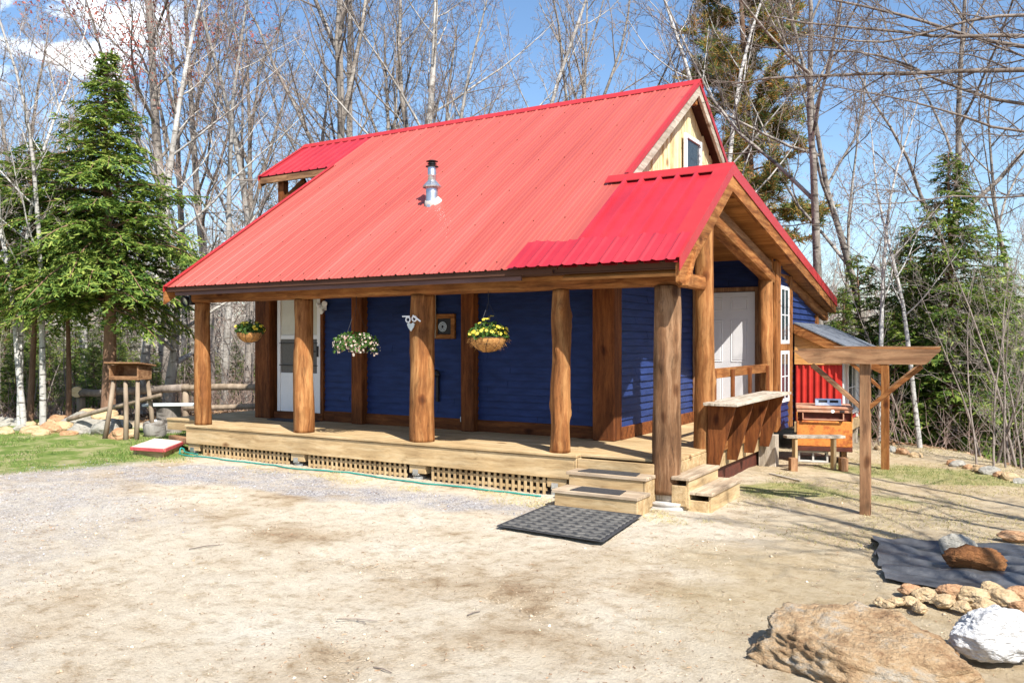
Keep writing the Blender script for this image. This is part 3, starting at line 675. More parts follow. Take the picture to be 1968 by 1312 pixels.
# log posts
def logpost(x, y, z0, z1, r0, r1, seed, kn=4, wob=.012):
    rr = random.Random(seed); N_, K = 44, 30; vs = []; fs = []
    kl = [(rr.uniform(.1, .95), rr.uniform(0, 2 * pi), rr.uniform(.6, 1.3)) for _ in range(kn)]
    for i in range(N_ + 1):
        t = i / N_; z = z0 + (z1 - z0) * t; r = r0 + (r1 - r0) * t ** 1.3
        cx = x + .012 * sin(t * 3 + seed); cy = y + .010 * cos(t * 4 + seed)
        for k in range(K):
            a = 2 * pi * k / K; rrr = r + wob * 1.5 * mn.noise(Vector((cos(a) * 1.3, sin(a) * 1.3, z * 1.6 + seed * 7))) + .004 * mn.noise(Vector((cos(a) * 5, sin(a) * 5, z * 3 + seed)))
            for (kt, ka, ks) in kl:
                da = (a - ka + pi) % (2 * pi) - pi; dz = (t - kt) * (z1 - z0)
                rrr += .022 * ks * math.exp(-(da * r / .045) ** 2 - (dz / .06) ** 2)
            vs.append((cx + rrr * cos(a), cy + rrr * sin(a), z))
    for i in range(N_):
        for k in range(K):
            k2 = (k + 1) % K; fs.append((i * K + k, i * K + k2, (i + 1) * K + k2, (i + 1) * K + k))
    fs.append(tuple(range(K - 1, -1, -1))); fs.append(tuple(N_ * K + k for k in range(K)))
    return MB().add(vs, fs).build('log_post', M['log_old' if seed == 5 else 'log'], cabin, smooth=True)
logpost(.218, .175, 0, 1.962, .135, .115, 1, 2); logpost(2.455, .18, 0, 1.962, .150, .135, 2, 3); logpost(4.634, .195, 0, 1.962, .168, .163, 3, 2)
logpost(6.762, .15, 0, 1.962, .122, .102, 4, 9, .026); logpost(8.10, .17, -.37, 1.965, .162, .150, 5, 5)
logpost(8.12, 1.42, -.19, 3.05, .125, .112, 6, 7); logpost(8.10, 4.55, -.05, 2.42, .108, .108, 7, 6)
post('post_shoe', 8.0, 8.22, .07, .27, -.45, -.372, 'grey_z')
mb = MB(); mb.lathe([(.0, -.60), (.235, -.60), (.24, -.50), (.215, -.49), (.235, -.478), (.235, -.452), (0, -.45)], (8.11, .17, 0), 28); mb.build('concrete_pier', M['concrete'], cabin, True)
# front log beam (squared log)
def sqbeam(a, b_, w, h, m, name, seed=1, N_=40):
    a, b_ = Vector(a), Vector(b_); z = (b_ - a); ln = z.length; z.normalize(); x = Vector((0, 0, 1)).cross(z).normalized(); y = z.cross(x); vs = []; fs = []
    K = 12; pr = []
    for sx, sy in ((1, 1), (-1, 1), (-1, -1), (1, -1)):
        for (u, v) in ((1, .55), (.88, .88), (.55, 1)) if sx * sy > 0 else ((.55, 1), (.88, .88), (1, .55)): pr.append((sx * u * w / 2, sy * v * h / 2))
    for i in range(N_ + 1):
        t = i / N_
        for (px_, py_) in pr:
            f = 1 + .07 * mn.noise(Vector((px_ * 8, py_ * 8, t * ln * 1.4 + seed)))
            vs.append(a + z * (ln * t) + x * px_ * f + y * py_ * f)
    for i in range(N_):
        for k in range(K): k2 = (k + 1) % K; fs.append((i * K + k, i * K + k2, (i + 1) * K + k2, (i + 1) * K + k))
    fs.append(tuple(range(K - 1, -1, -1))); fs.append(tuple(N_ * K + k for k in range(K)))
    return MB().add(vs, fs).build(name, M[m], cabin, smooth=False)
sqbeam((.10, .17, 2.063), (8.36, .17, 2.063), .25, .20, 'logbeam', 'front_beam', 3)
sqbeam((8.12, .31, 2.065), (8.12, 1.30, 2.065), .13, .17, 'stain_y', 'side_beam', 5, 8)
sqbeam((8.12, 1.50, PB(1.50) - .60), (8.12, 4.70, PB(4.70) - .57), .19, .20, 'stain_y', 'plate_beam', 9, 18)
sqbeam((8.12, 1.30, PB(1.50) - .40), (8.12, 4.72, PB(4.72) - .40), .10, .17, 'dull_y', 'upper_plate', 11, 10)
sqbeam((8.12, 4.80, PB(4.8) - .36), (8.26, 8.5, PB(8.5) - .36), .12, .16, 'stain_y', 'outrigger', 13, 10)
mb = MB(); mb.bar((8.42, -.20, 1.93), (8.42, .12, 2.38), .04, .12, (1, 0, 0)); mb.build('knee_brace', M['stain_y'], cabin)
# balcony post on the left
MB().b2(-1.60, -1.44, 3.50, 3.64, 2.4, RZ(3.6) - .10).build('balcony_post', M['brown_z'], cabin); MB().bar((-1.52, 3.57, 4.25), (-.9, 3.57, 4.62), .07, .10).build('balcony_brace', M['brown_x'], cabin)
MB().b2(-2.0, -.09, 3.3, 5.9, 2.28, 2.40).build('balcony_floor', M['dull_x'], cabin)

# deck floor boards (run along x)
rr = random.Random(8)
mb = MB(); y = 0.0
while y < 1.60:
    mb.b2(-.012, 7.04 if y < .02 else 8.18, y, y + .134, -.036, 0, .006); y += .140
while y < 4.72:
    mb.b2(6.86, 8.20, y, y + .134, -.036, 0, .006); y += .140
y = .62
while y < 6.6: mb.b2(-1.30, -.016 if y < 1.5 else -.10, y, y + .134, -.038, -.002, .006); y += .140
mb.build('deck_floor', M['pine_x'], cabin)
mb = MB(); mb.b2(0, 7.0, .022, .058, -.30, -.042, .006); mb.b2(7.0, 7.035, .022, .40, -.30, -.042); mb.build('rim_board', M['pine_x'], cabin)
for q in ((7.04, 8.0, .03, .06, -.16, -.04), (8.15, 8.185, .30, 4.7, -.30, -.04), (-1.30, -.02, .64, .68, -.20, -.04), (-1.30, -1.26, .68, 6.6, -.20, -.04)): MB().b2(*q).build('side_rim', M['pine_x'], cabin)
# blocks on piers with metal brackets
for x in (.12, 2.42, 4.62, 6.72):
    MB().b2(x - .10, x + .17, .05, .20, -.415, -.302, .005).build('post_block', M['pine_x'], cabin)
    mb = MB(); mb.b2(x - .04, x + .07, .035, .18, -.44, -.42); mb.b2(x - .03, x + .06, .030, .036, -.42, -.36); mb.lathe([(0, -.62), (.10, -.62), (.09, -.46), (.05, -.442), (0, -.442)], (x, .15, 0), 14)
    mb.build('pier_bracket', M['steel'], cabin)
# lattice skirting
def lattice(x0, x1):
    mb = MB(); x = x0
    while x < x1: mb.b2(x, x + .040, .062, .070, -.56, -.302, .002); x += .088
    z = -.345
    for k in range(3): mb.b2(x0, x1 + .03, .0715, .080, z - .038, z, .002); z -= .088
    mb.build('lattice', M['pine_z'], cabin)
lattice(.36, 2.24); lattice(2.66, 4.44); lattice(4.88, 6.58)
mb = MB(); mb.b2(8.10, 8.13, 1.5, 4.6, -.75, -.30); mb.build('side_skirting', M['rustdark'], cabin)
mb = MB(); mb.b2(0, 7.6, .95, 1.0, -.7, -.04); mb.build('deck_joist', M['dull_x'], cabin)
# steps: two at the front, two on the right
def step(x0, x1, y0, y1, zt, zb, m='tread', lab=None):
    s_ = MB(); nb = 2 if min(x1 - x0, y1 - y0) > .3 else 1
    if m == 'tread':
        w = (y1 - y0) / nb
        for k in range(nb): s_.b2(x0, x1, y0 + k * w + .003, y0 + (k + 1) * w - .003, zt - .038, zt, .005)
        o = s_.build('step', M['tread'], cabin)
        MB().b2(x0 + .03, x1 - .03, y0 + .02, y0 + .055, zb, zt - .040).b2(x0 + .012, x0 + .045, y0 + .06, y1, zb, zt - .04).b2(x1 - .045, x1 - .012, y0 + .02, y1, zb, zt - .04).build('riser', M['pine_x'], o)
    else:
        w = (x1 - x0) / nb
        for k in range(nb): s_.b2(x0 + k * w + .003, x0 + (k + 1) * w - .003, y0, y1, zt - .038, zt, .005)
        o = s_.build('step', M['tready'], cabin)
        MB().b2(x1 - .055, x1 - .02, y0 + .03, y1 - .02, zb, zt - .04).b2(x0, x1 - .05, y0 + .02, y0 + .05, zb + .02, zt - .10).build('riser', M['pine_y'], o)
    return o
step(7.03, 8.06, -.60, -.22, -.31, -.56); step(7.03, 8.02, -.25, .10, -.155, -.50)
step(8.28, 8.66, .06, 1.20, -.31, -.60, 'y'); step(8.20, 8.42, .02, 1.12, -.155, -.50, 'y')

# right side: back rail, bar shelf and four tapered brackets
mb = MB(); mb.b2(8.13, 8.16, 1.56, 4.42, .86, .99)
mb.build('rail', M['stain_y'], cabin)
for y in (1.60, 2.42, 3.28, 4.30): MB().b2(8.165, 8.20, y, y + .09, -.2, .965).build('baluster', M['brown_z'], cabin)
mb = MB(); 
for k in range(3): mb.b2(8.20 + k * .142, 8.338 + k * .142, 1.14, 3.98, .555, .592, .004)
sh = mb.build('bar_shelf', M['grey_y'], cabin)
for y in (1.30, 2.10, 2.92, 3.76):
    MB().prism([(8.21, y, .553), (8.56, y, .553), (8.34, y, -.22), (8.21, y, -.22)], (0, .038, 0)).build('bracket', M['brown_z'], cabin)
MB().b2(8.205, 8.225, 1.34, 3.76, -.08, .03).b2(8.205, 8.24, 1.34, 3.76, .10, .14).build('bracket_rail', M['stain_y'], cabin)
MB().b2(8.17, 8.42, 3.85, 4.05, -.62, -.06).build('deck_post', M['grey_z'], cabin)

# front storm door
d = MB(); d.b2(.42, .49, 1.575, 1.62, .13, 2.16); d.b2(1.36, 1.435, 1.575, 1.62, .13, 2.16); d.b2(.49, 1.36, 1.575, 1.62, 2.08, 2.16)
dr = d.build('front_door', M['white'], cabin)
MB().b2(.49, 1.36, 1.588, 1.615, .13, .80, .01).b2(.49, 1.36, 1.586, 1.615, 1.38, 1.45, .004).b2(.55, 1.30, 1.582, 1.592, .20, .73, .006).build('kick_panel', M['white'], dr)
MB().b2(.49, 1.36, 1.600, 1.612, .80, 1.38).build('door_screen', M['screen'], dr)
MB().b2(.49, 1.36, 1.601, 1.612, 1.45, 2.08).build('door_glass', M['door_cream'], dr)
MB().bar((.47, 1.575, .93), (1.38, 1.575, .93), .012, .012).bar((.47, 1.575, 1.31), (1.38, 1.575, 1.31), .012, .012).bar((1.28, 1.575, .85), (1.28, 1.575, 1.38), .010, .010).build('guard_bar', M['black'], dr)
MB().b2(1.375, 1.405, 1.545, 1.575, 1.08, 1.26).bar((1.37, 1.535, 1.17), (1.30, 1.535, 1.17), .018, .018).build('handle', M['black'], dr)
MB().b2(.36, 1.50, 1.55, 1.625, 0, .125).build('sill', M['brown_x'], dr)
# six panel side door facing the deck
d = MB(); DX0, DX1, DZ0 = 6.97, 7.90, .10
d.b2(DX0, DX1, 4.685, 4.715, DZ0, 2.14)
sd = d.build('side_door', M['greydoor'], cabin)
def panel(x0, x1, z0, z1):
    p = MB(); P = [(x0, z0), (x1, z0), (x1, z1), (x0, z1)]
    def ring(q0, q1, ya, yb):
        vs = [(a, ya, b_) for a, b_ in q0] + [(a, yb, b_) for a, b_ in q1]
        p.add(vs, [(i, (i + 1) % 4, (i + 1) % 4 + 4, i + 4) for i in range(4)])
    ins = lambda k: [(x0 + k, z0 + k), (x1 - k, z0 + k), (x1 - k, z1 - k), (x0 + k, z1 - k)]
    ring(P, ins(.012), 4.684, 4.676); ring(ins(.012), ins(.026), 4.676, 4.683); ring(ins(.026), ins(.045), 4.683, 4.678)
    q = ins(.045); p.add([(a, 4.678, b_) for a, b_ in q], [(0, 1, 2, 3)])
    p.build('door_panel', M['greydoor'], sd)
for x0 in (DX0 + .12, DX0 + .53):
    for (z0, z1) in ((.24, .80), (.96, 1.66), (1.80, 2.02)): panel(x0, x0 + .28, z0 + DZ0 - .06, z1 + DZ0 - .06)
MB().b2(DX1 + .0, DX1 + .10, 4.66, 4.73, .05, 2.22).b2(DX0 - .1, DX0, 4.66, 4.73, .05, 2.22).b2(DX0, DX1, 4.66, 4.73, 2.15, 2.22).build('frame', M['dull_z'], sd)
MB().lathe([(0, 0), (.03, .0), (.03, .012), (.012, .02), (.012, .04), (.028, .05), (.03, .065), (.015, .08), (0, .08)], (DX0 + .07, 4.685, 1.02), 14, Matrix.Rotation(pi / 2, 3, 'X')).build('handle', M['steel'], sd, True)
# small framed opening and a pale vertical pipe beside it
f = MB(); f.b2(3.80, 3.87, 1.56, 1.61, 1.38, 1.76); f.b2(4.13, 4.20, 1.56, 1.61, 1.38, 1.76); f.b2(3.87, 4.13, 1.562, 1.61, 1.38, 1.45); f.b2(3.87, 4.13, 1.562, 1.61, 1.69, 1.76)
fo = f.build('framed_opening', M['stain_x'], cabin)
MB().b2(3.87, 4.13, 1.59, 1.61, 1.45, 1.69).build('backing', M['black'], fo)
mb = MB()
for r in (.07, .05, .03): mb.tube([(3.965 + r * cos(a * pi / 10), 1.583, 1.565 + r * sin(a * pi / 10)) for a in range(21)], .0055, 5, False)
mb.build('spiral_coil', M['steel'], fo)
mb = MB(); mb.b2(3.765, 3.855, 1.52, 1.575, 1.39, 2.45, .02); mb.b2(3.76, 3.86, 1.515, 1.58, 1.66, 1.68); mb.b2(3.76, 3.86, 1.515, 1.58, 1.50, 1.52)
mb.build('service_pipe', M['plankpink'] if False else surf('pale_conduit', [(.40, .38, .30), (.55, .53, .44)], scale=9, st=(1, 1, .3), rough=.7), cabin)
# outlet cover, lamps
MB().b2(4.30, 4.385, 1.567, 1.583, .13, .205, .004).b2(4.312, 4.373, 1.555, 1.568, .145, .19, .006).build('outlet_cover', M['white'], cabin)
wl = MB().b2(1.47, 1.60, 1.54, 1.565, 1.86, 1.98, .01)
for (x, z, t) in ((1.50, 1.96, -.5), (1.60, 1.99, .4), (1.55, 1.86, 0)):
    m_ = Matrix.Rotation(pi / 2 + .3, 3, 'X') @ Matrix.Rotation(t, 3, 'Y'); wl.lathe([(0, 0), (.018, 0), (.03, .03), (.048, .08), (.044, .082), (0, .078)], (x, 1.545, z), 14, m_)
wl.build('wall_lamp', M['white'], cabin, True)
fl = MB(); m_ = Matrix.Rotation(pi / 2 + .35, 3, 'X'); fl.lathe([(0, -.07), (.05, -.06), (.08, -.02), (.085, .05), (.078, .055), (.075, .02)], (-.06, .08, 2.0), 20, m_); fl.bar((-.06, .12, 2.02), (.09, .14, 2.06), .025, .03); fl.b2(.03, .085, .05, .22, 1.93, 2.14)
fo = fl.build('floodlight', M['black'], cabin, True)
MB().lathe([(0, .028), (.05, .026), (.078, .018)], (-.06, .08, 2.0), 20, m_).build('lamp_glass', M['steel'], fo, True)
# stove pipe
sx, sy = 3.86, 1.455; sz = RZ(sy)
sp = MB().lathe([(.095, -.12), (.095, .25), (.088, .27)], (sx, sy, sz), 24).build('stovepipe', M['steel'], cabin, True)
MB().lathe([(.088, .255), (.145, .245), (.150, .262), (.075, .345), (.062, .35)], (sx, sy, sz), 12).build('storm_collar', M['steel'], sp)
MB().lathe([(.066, .33), (.066, .43), (.069, .432), (.069, .44), (.066, .442), (.066, .56)], (sx, sy, sz), 22).build('upper_pipe', M['white'] if False else M['steel'], sp, True)
MB().lathe([(0, .665), (.05, .662), (.095, .645), (.085, .64), (.05, .635), (.05, .615), (.07, .61), (.07, .60), (.045, .598), (.045, .575), (.098, .57), (.098, .56), (.06, .555), (0, .553)], (sx, sy, sz), 24).build('pipe_cap', M['black'], sp, True)
MB().lathe([(.15, -.085), (.15, -.06), (.10, .03), (.096, .03)], (sx, sy, sz + .06), 24, Matrix.Rotation(math.atan(SL) , 3, 'X')).build('flashing', M['concrete'], sp, True)
# roof screws
mb = MB(); rr = random.Random(2)
for yy in (-.2, .7, 1.6, 2.5, 3.4, 4.3):
    x = XE0 + .10
    while x < XE1 - .1:
        p = Vector((x + rr.uniform(-.01, .01), yy + rr.uniform(-.02, .02), 0)); p.z = RZ(p.y)
        mb.box(p + RN * .006, (.013, .013, .008), None, .001); x += .46
mb.build('roof_screws', M['rustdark'], cabin)

# lean-to on the right
LX0, LX1 = 8.185, 9.72; LS = .47
def LZ(x): return 1.70 - LS * (x - 8.18)
mb = MB(); mb.prism([(8.24, 5.84, LZ(8.24)), (LX1, 5.76, LZ(LX1)), (LX1, 5.76, LZ(LX1) - .02), (8.24, 5.84, LZ(8.24) - .02)], (0, 3.1, 0)); mb.build('leanto_roof', M['shingle'], cabin)
mb = MB(); mb.prism([(8.24, 5.85, LZ(8.24) - .025), (LX1 - .02, 5.78, LZ(LX1) - .025), (LX1 - .02, 5.78, LZ(LX1) - .19), (8.24, 5.85, LZ(8.24) - .19)], (0, .045, 0)); mb.build('leanto_rake', M['stain_x'], cabin)
RX1 = 9.0
mb = MB(); mb.prism([(8.24, 5.93, .95), (RX1, 5.93, .95), (RX1, 5.93, LZ(RX1) - .08), (8.24, 5.93, LZ(8.24) - .08)], (0, .05, 0)); mb.build('upper_panel', M['orangeply'], cabin)
mb = MB(); mb.b2(8.24, RX1, 5.97, 6.02, -.02, .95); x = 8.26
while x < RX1 - .03: mb.b2(x, x + .035, 5.94, 5.975, -.02, .948, .006); x += .105
mb.build('leanto_front_wall', M['redside'], cabin)
MB().b2(RX1 - .05, RX1, 6.03, 8.9, -.02, 1.15).build('leanto_side_wall', M['redside'], cabin)
MB().b2(RX1 + .003, RX1 + .03, 5.98, 6.14, -.02, 1.1).b2(RX1 + .003, RX1 + .03, 7.35, 7.5, -.02, 1.1).build('leanto_trim', M['plankblue'], cabin)
window('window', cabin, RX1 + .004, 6.24, 7.20, .08, 1.0, bars=[('h', .54), ('v', 6.85)], fw=.07)
window('window', cabin, RX1 + .004, 7.55, 8.6, .08, 1.0, bars=[('h', .54), ('v', 8.05)], fw=.07)
MB().b2(8.24, RX1 + .04, 5.90, 5.95, -.21, -.03).b2(RX1 - .01, RX1 + .04, 5.955, 8.9, -.21, -.03).build('leanto_sill', M['pine_x'], cabin)
for y in (6.0, 7.5, 8.75): MB().b2(RX1 - .14, RX1, y, y + .14, -1.3, -.215).build('leanto_leg', M['grey_z'], cabin)

# ---------------------------------------------------------------- small things on and around the porch
def bez(pts, n=12):
    pts = [Vector(p) for p in pts]; out_ = []
    P = [pts[0]] + pts + [pts[-1]]
    for i in range(1, len(P) - 2):
        for k in range(n):
            t = k / n; a, b_, c, d_ = P[i - 1], P[i], P[i + 1], P[i + 2]
            out_.append(.5 * ((2 * b_) + (c - a) * t + (2 * a - 5 * b_ + 4 * c - d_) * t * t + (3 * b_ - a - 3 * c + d_) * t ** 3))
    out_.append(pts[-1]); return out_
def basket(x, y, z, r, label, kind, seed):
    t = thing('hanging_basket', label, 'hanging basket', 'baskets of flowers hanging from the porch beam', (x, y, z))
    rr = random.Random(seed)
    prof = [(.0, -.78 * r)] + [(r * sin(a), -.78 * r * cos(a)) for a in (.3, .6, .9, 1.2, 1.45)] + [(r, .05 * r)]
    b_ = MB().lathe(prof, (0, 0, 0), 24)
    b_.v = [tuple(Vector(v) * (1 + .05 * mn.noise(Vector(v) * 14 + Vector((seed, 0, 0))))) for v in b_.v]
    if kind != 'trail': b_.build('liner', M['coir'], t, True)
    w = MB()
    for zz, q in ((.05, 1.03), (-.30, .90), (-.55, .5)): w.tube([(r * q * cos(a * pi / 14), r * q * sin(a * pi / 14), zz * r) for a in range(29)], .0035, 5, False)
    for k in range(9):
        a = 2 * pi * k / 9; w.tube([(r * 1.02 * sin(e) * cos(a + .25 * e), r * 1.02 * sin(e) * sin(a + .25 * e), -.795 * r * cos(e)) for e in (.1, .5, .9, 1.3, 1.57)], .003, 4, False)
    for k in range(3): a = 2 * pi * k / 3 + .4; w.tube([(r * cos(a), r * sin(a), 0), (0, 0, 1.95 - z - .12)], .0022, 4, False)
    w.tube([(0, 0, 1.95 - z - .12), (0, 0, 1.965 - z)], .004, 5, False); w.build('wire_frame', M['black'], t)
    C, A, B = [], [], []
    def leaf(p, s):
        d = Vector((rr.gauss(0, 1), rr.gauss(0, 1), rr.gauss(0, 1))).normalized(); e = d.orthogonal().normalized(); C.append(p); A.append(d * s); B.append(e * s * .55)
    for _ in range(420 if kind != 'trail' else 520):
        a = rr.uniform(0, 2 * pi); q = sqrt(rr.random()) * r * (1.1 if kind != 'trail' else 1.55); zz = rr.uniform(-.05, .85) * r * (1.3 - q / r * .6)
        if kind == 'trail': zz = rr.uniform(-.35, .55) * r - (q / r) ** 2 * .22 * r
        leaf((q * cos(a), q * sin(a), zz), rr.uniform(.016, .028))
    quads('foliage', M['flowerleaf'], np.array(C), np.array(A), np.array(B), parent=t)
    fl = MB(); n_ = {'neat': 45, 'shaggy': 85}.get(kind, 260)
    for _ in range(n_):
        a = rr.uniform(0, 2 * pi); q = sqrt(rr.random()) * r * (1.15 if kind != 'trail' else 1.65); zz = r * rr.uniform(.15, 1.0) * (1.35 - q / r * .7) + .01
        if kind == 'trail': zz = rr.uniform(-.6, .5) * r - (q / r) ** 2 * .2 * r
        c = Vector((q * cos(a), q * sin(a), zz)); s = rr.uniform(.018, .030) if kind != 'trail' else rr.uniform(.010, .018)
        nrm = (c + Vector((0, 0, .5 * r)) + Vector((.3, -.5, .2)) * r).normalized(); u = nrm.orthogonal().normalized(); v = nrm.cross(u)
        for k in range(5):
            aa = 2 * pi * k / 5; d = u * cos(aa) + v * sin(aa); e = nrm.cross(d)
            fl.add([c, c + d * s * .7 + e * s * .55 + nrm * s * .3, c + d * s * 1.15 + nrm * s * .15, c + d * s * .7 - e * s * .55 + nrm * s * .3], [(0, 1, 2, 3)])
    fl.build('flowers', M['petal_yellow' if kind != 'trail' else 'petal_pale'], t)
    if kind == 'shaggy':
        s_ = MB()
        for _ in range(150):
            a = rr.uniform(0, 2 * pi); e = rr.uniform(.6, 1.6); p = Vector((r * sin(e) * cos(a), r * sin(e) * sin(a), -.62 * r * cos(e))); d = Vector((p.x, p.y, rr.uniform(-.1, .06))).normalized() * rr.uniform(.03, .07)
            s_.tube([p, p + d * .6, p + d + Vector((0, 0, -.02))], [.0016, .0014, .0008], 3, False)
        s_.build('moss_strands', M['coir'], t)
    return t
basket(1.37, .12, 1.47, .19, 'hanging basket of small yellow flowers at the far left end of the porch', 'neat', 1)
basket(3.65, -.02, 1.37, .20, 'trailing basket of pink and cream flowers between two log posts', 'trail', 2)
basket(5.86, -.08, 1.38, .225, 'shaggy coconut fibre basket of bright yellow flowers right of the thickest post', 'shaggy', 3)

ow = thing('owl_ornament', 'white metal owl face with ring eyes nailed to the thickest log post', 'ornament')
mb = MB(); cx, cy, cz = 4.64, .014, 1.60; cx -= .05
def ring(mb, x, z, r, t): mb.tube([(x + r * cos(a * pi / 10), cy - .012, z + r * sin(a * pi / 10)) for a in range(21)], t, 6, False)
for dx in (-.052, .052): ring(mb, cx + dx, cz + .03 + (dx > 0) * .012, .034, .010)
mb.build('eye_ring', M['white'], ow)
for q in ((cx - .052, cy - .01, cz + .03), (cx + .052, cy - .01, cz + .042)): MB().box(q, (.024, .012, .024), None, .008).build('pupil', M['black'], ow)
MB().bar((cx - .15, cy - .012, cz + .075), (cx - .02, cy - .018, cz + .075), .006, .018).bar((cx + .03, cy - .018, cz + .085), (cx + .15, cy - .004, cz + .005), .006, .022).build('brow', M['white'], ow)
MB().prism([(cx - .065, cy - .006, cz - .03), (cx - .03, cy - .006, cz - .01), (cx, cy - .006, cz - .028), (cx + .035, cy - .006, cz - .008), (cx + .065, cy - .006, cz - .03), (cx + .045, cy - .006, cz - .075), (cx, cy - .006, cz - .125), (cx - .045, cy - .006, cz - .075)], (0, -.014, 0)).build('beak', M['steel'], ow)

# black bracket on the wall behind the owl post
t = thing('hose_hanger', 'black metal hose hanger on the blue wall right of the owl post', 'hanger')
MB().b2(3.86, 3.90, 1.55, 1.60, .42, .86).bar((3.80, 1.50, .80), (3.97, 1.50, .84), .03, .03).bar((3.88, 1.56, .82), (3.88, 1.42, .80), .025, .025).lathe([(0, 0), (.05, 0), (.055, .03), (.02, .05), (0, .05)], (3.9, 1.5, .86), 12).build('bracket', M['black'], t)

# door mat, stair mats, big chevron mat
def rough_mat(name, poly, z, th, m, lab, cat, grp=None):
    o = MB().prism([(a, b_, z) for a, b_ in poly], (0, 0, th)).build(name, M[m]); return tag(o, lab, cat, grp)
mb = MB(); mb.v = []; P = [(.95 + .46 * cos(a * pi / 16), 1.40 + .14 * sin(a * pi / 16)) for a in range(0, 17)]
rough_mat('doormat', [(.50, 1.50), (.48, 1.28), (.75, 1.20), (1.15, 1.18), (1.45, 1.22), (1.50, 1.50)], .002, .014, 'rubber', 'black doormat in front of the white storm door', 'doormat')
rough_mat('stair_mat', [(7.16, -.20), (7.88, -.20), (7.84, .02), (7.20, .02)], -.154, .008, 'rubber', 'dark rubber pad on the upper front step', 'stair mat', 'rubber pads on the front steps')
rough_mat('stair_mat', [(7.24, -.56), (7.84, -.56), (7.80, -.29), (7.26, -.29)], -.309, .008, 'rubber', 'dark rubber pad on the lower front step', 'stair mat', 'rubber pads on the front steps')
mat = thing('rubber_floor_mat', 'large grey rubber mat with a chevron tread at the foot of the steps', 'mat')
c0, c1, c2, c3 = Vector((7.10, -1.86, 0)), Vector((8.27, -1.92, 0)), Vector((8.13, -.66, 0)), Vector((7.02, -.66, 0))
def mp_(u, v): return (c0 * (1 - u) + c1 * u) * (1 - v) + (c3 * (1 - u) + c2 * u) * v
gz = lambda p: TZ(p.x, p.y) * .15 - .485 * .85 + .008 + .006 * mn.noise(p * 2)
nu, nv = 40, 40; vs = []; fs = []
for j in range(nv + 1):
    for i in range(nu + 1): p = mp_(i / nu, j / nv); vs.append((p.x, p.y, gz(p) + .006))
for j in range(nv):
    for i in range(nu): a = j * (nu + 1) + i; fs.append((a, a + 1, a + nu + 2, a + nu + 1))
MB().add(vs, fs).build('base_sheet', M['rubber'], mat)
ch = MB()
for k in range(-1, 10):
    vs = []; fs = []; m_ = 108
    for i in range(m_ + 1):
        u = .03 + .94 * i / m_; zg = abs(((u * 9) % 1) - .5) * 2; ok = []
        for dv, h in ((-.034, 0), (-.028, .010), (.018, .010), (.026, 0)):
            v = min(.975, max(.025, (k + .5 + zg * .34) / 10 + dv)); p = mp_(u, v); vs.append((p.x, p.y, gz(p) + .007 + h * (.8 + .3 * mn.noise(p * 9))))
    for i in range(m_):
        for q in range(3): fs.append((i * 4 + q, (i + 1) * 4 + q, (i + 1) * 4 + q + 1, i * 4 + q + 1))
    ch.add(vs, fs)
ch.build('chevron_ribs', M['matgrey'], mat)
ed = [mp_(u, 0) for u in np.linspace(0, 1, 12)] + [mp_(1, v) for v in np.linspace(0, 1, 12)] + [mp_(u, 1) for u in np.linspace(1, 0, 12)] + [mp_(0, v) for v in np.linspace(1, 0, 12)]
MB().tube([(p.x, p.y, -.474) for p in ed], .006, 5, False).build('rim', M['rubber'], mat)

hp = [(-.02, -.06, -.42), (.05, -.14, -.445), (.30, -.16, -.45), (.7, -.12, -.46), (1.3, -.15, -.465), (2.0, -.12, -.475), (2.6, -.20, -.48), (3.1, -.17, -.485), (3.8, -.10, -.49), (4.6, -.22, -.495), (5.3, -.19, -.5), (6.0, -.16, -.505), (6.62, -.10, -.505)]
pts = [(p.x, p.y, TZ(p.x, p.y) + .014) for p in bez(hp)]
hz = MB().tube(pts, .011, 7); lp = bez([(-.02, -.06, 0), (-.05, -.02, .06), (.0, .0, .05), (.12, -.07, .02), (.35, -.10, .012), (.5, -.13, .01)])
hz.tube([(p.x, p.y - .02, -.44 + p.z) for p in lp], .011, 7)
tag(hz.build('garden_hose', M['hose'], smooth=True), 'teal garden hose lying along the foot of the porch lattice', 'garden hose')

# low red edged step at the left corner
t = thing('wooden_step', 'low wooden platform with a faded red edge by the left corner of the deck', 'step')
zt_ = -.325
top = []
for (px, py) in ((252, 858), (315, 862), (353, 847), (297, 842)): p = at(px, py, (1.34 - zt_) * F / (py - 656)); top.append((p.x, p.y))
MB().prism([(a, b_, zt_ - .03) for a, b_ in top], (0, 0, .032)).build('top', M['plankpink'], t)
mb = MB()
for i in (0, 1):
    a, b_ = Vector((*top[i], zt_ - .026)), Vector((*top[(i + 1) % 4], zt_ - .026)); d = (b_ - a).normalized().cross(Vector((0, 0, 1))) * .014
    mb.bar(a + d, b_ + d, .026, .052)
mb.build('edging', M['cedarred'], t)
mb = MB(); cc = sum((Vector((*q, 0)) for q in top), Vector()) / 4; q = [Vector((*p, 0)).lerp(cc, .12) for p in top]
for i in range(4): a, b_ = q[i], q[(i + 1) % 4]; mb.bar((a.x, a.y, zt_ - .10), (b_.x, b_.y, zt_ - .10), .035, .13)
mb.build('base', M['pine_x'], t)
tag(MB().bar((-1.05, .55, -.33), (-.05, .20, -.30), .12, .10).build('timber_block', M['dull_x']), 'short weathered timber lying between the stump and the deck', 'timber')

# folding table legs seen behind the corner post
t = thing('folding_stand', 'dark folding stand with crossed legs behind the left corner post', 'folding stand')
mb = MB()
for y in (2.3, 2.62): mb.bar((-.52, y, 0), (-.06, y, .62), .022, .03); mb.bar((-.06, y, 0), (-.52, y, .62), .022, .03)
mb.build('legs', M['black'], t); MB().b2(-.60, -.10, 2.22, 2.70, .62, .64).build('top', M['black'], t)

